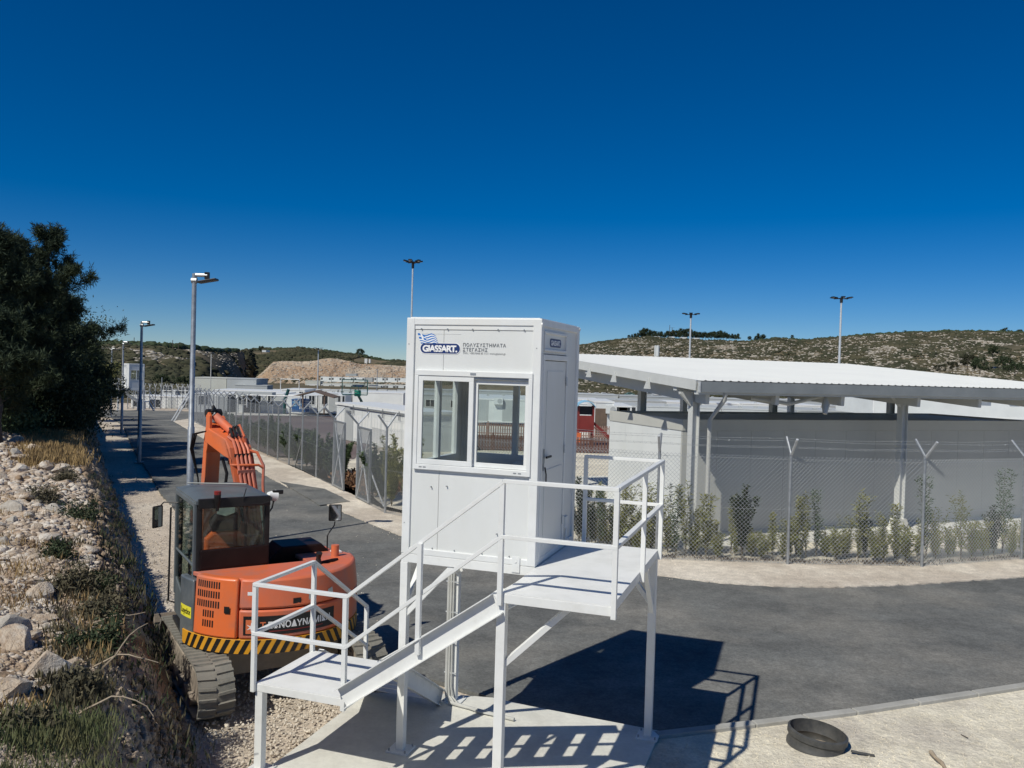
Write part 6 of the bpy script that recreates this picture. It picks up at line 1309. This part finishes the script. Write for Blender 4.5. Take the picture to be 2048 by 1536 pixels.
# ================================================================= HILL TREES
def far_tree(px, pyb, pyt, y, label, seed, wf=.5, m='darkleaf', group=None, cone=0):
    r = np.random.default_rng(seed); b_ = Zp(px, pyb, y); h = Zp(px, pyt, y).z-b_.z; t = thing('hill_tree', label, 'tree', b_, 0, group)
    MB().tube([(0, 0, -1), (0, 0, h*.6)], [.18*h/6, .06*h/6], 6).build('trunk', M['bark'], t)
    n = 34; cz = r.uniform(.25, 1, n); rad = h*wf*(np.sqrt(np.clip(1-((cz-.55)/.5)**2, .05, 1)) if not cone else (1.15-cz)); a = r.uniform(0, 6.28, n); rr_ = np.sqrt(r.uniform(0, 1, n))*rad
    c_ = np.stack([np.cos(a)*rr_, np.sin(a)*rr_, cz*h*.93], -1); per = 70; P = np.repeat(c_, per, 0)+r.normal(0, h*.055, (n*per, 3)); V, F = leaf_tris(P, rdir(len(P), r), r.uniform(.05, .10, len(P))*h, h*.045, r); npmesh('crown', V, F, M[m], t)
random.seed(3)
k = 0
for px in list(np.linspace(1258, 1476, 38))+[1499, 1510]:
    top_ = 15+3*math.sin(px*.07)+random.uniform(-2.5, 3); base_ = np.interp(px, [1250, 1290, 1400, 1480, 1510], [678, 676, 678, 680, 682]); 
    if px < 1280: top_ *= .55
    if 1450 < px: top_ *= .7
    far_tree(px, base_, base_-top_, 752+random.uniform(-6, 16), 'dark pine in the right hilltop grove, %s from the left' % nth(k), 300+k, .42, 'pineleaf', 'pines of the hilltop grove', cone=k % 2); k += 1
for i, (px, pb, ptp, y, wf, m, lab, cn_) in enumerate([(720, 719, 698, 835, .42, 'pineleaf', 'lone leaning dark pine on the middle skyline', 0), (274, 694, 684, 325, .55, 'darkleaf', 'round dark tree right of the hilltop house', 0), (205, 698, 689, 325, .7, 'darkleaf', 'dark tree clump left of the hilltop house', 0), (523, 705, 692, 375, .5, 'darkleaf', 'dark round tree over the tiny left hut', 0), (605, 698, 693, 770, .9, 'darkleaf', 'flat rounded tree on the skyline above the earth bank', 0),
    (1516, 683, 667, 715, .45, 'pineleaf', 'pointed dark tree right of the hilltop grove', 1), (1526, 682, 669, 712, .5, 'darkleaf', 'twin bushy tree beside the pointed one on the right ridge', 0), (1585, 678, 670, 700, .5, 'darkleaf', 'small round tree on the ridge left of the right mast', 0), (1810, 668, 661, 678, .9, 'darkleaf', 'flat shrub tree on the right skyline', 0), (2010, 668, 655, 660, .6, 'darkleaf', 'dark tree near the right edge of the skyline', 0), (2040, 670, 659, 660, .7, 'darkleaf', 'dark tree at the right edge of the skyline', 0), (1975, 668, 660, 664, .7, 'darkleaf', 'low dark tree left of the right-edge trees', 0),
    (1935, 735, 706, 420, .6, 'scrub', 'large grey-green tree low on the right slope', 0), (1960, 745, 715, 410, .65, 'darkleaf', 'broad tree above the canopy end on the right slope', 0), (1985, 712, 690, 470, .55, 'darkleaf', 'dark round tree in front of the pale clearing', 0), (1905, 742, 722, 410, .8, 'scrub', 'bushy tree left of the broad one on the right slope', 0), (2030, 748, 716, 405, .7, 'darkleaf', 'dark tree at the right edge above the canopy roof', 0), (2005, 735, 712, 430, .7, 'darkleaf', 'tree between the clearing and the right edge', 0), (1880, 745, 729, 400, .9, 'scrub', 'low wide bush tree over the canopy ridge', 0)]):
    far_tree(px, pb, ptp, y, lab, 400+i, wf, m, None, cn_)
far_tree(318, 778, 748, 170, 'wide dark tree behind the far booth, over the pale rubble', 451, .62, 'darkleaf', None); far_tree(345, 780, 752, 172, 'dark shrub tree right of the wide one behind the far row', 452, .7, 'darkleaf', None); far_tree(375, 778, 750, 175, 'dark shrub tree left of the beige building', 453, .6, 'darkleaf', None)
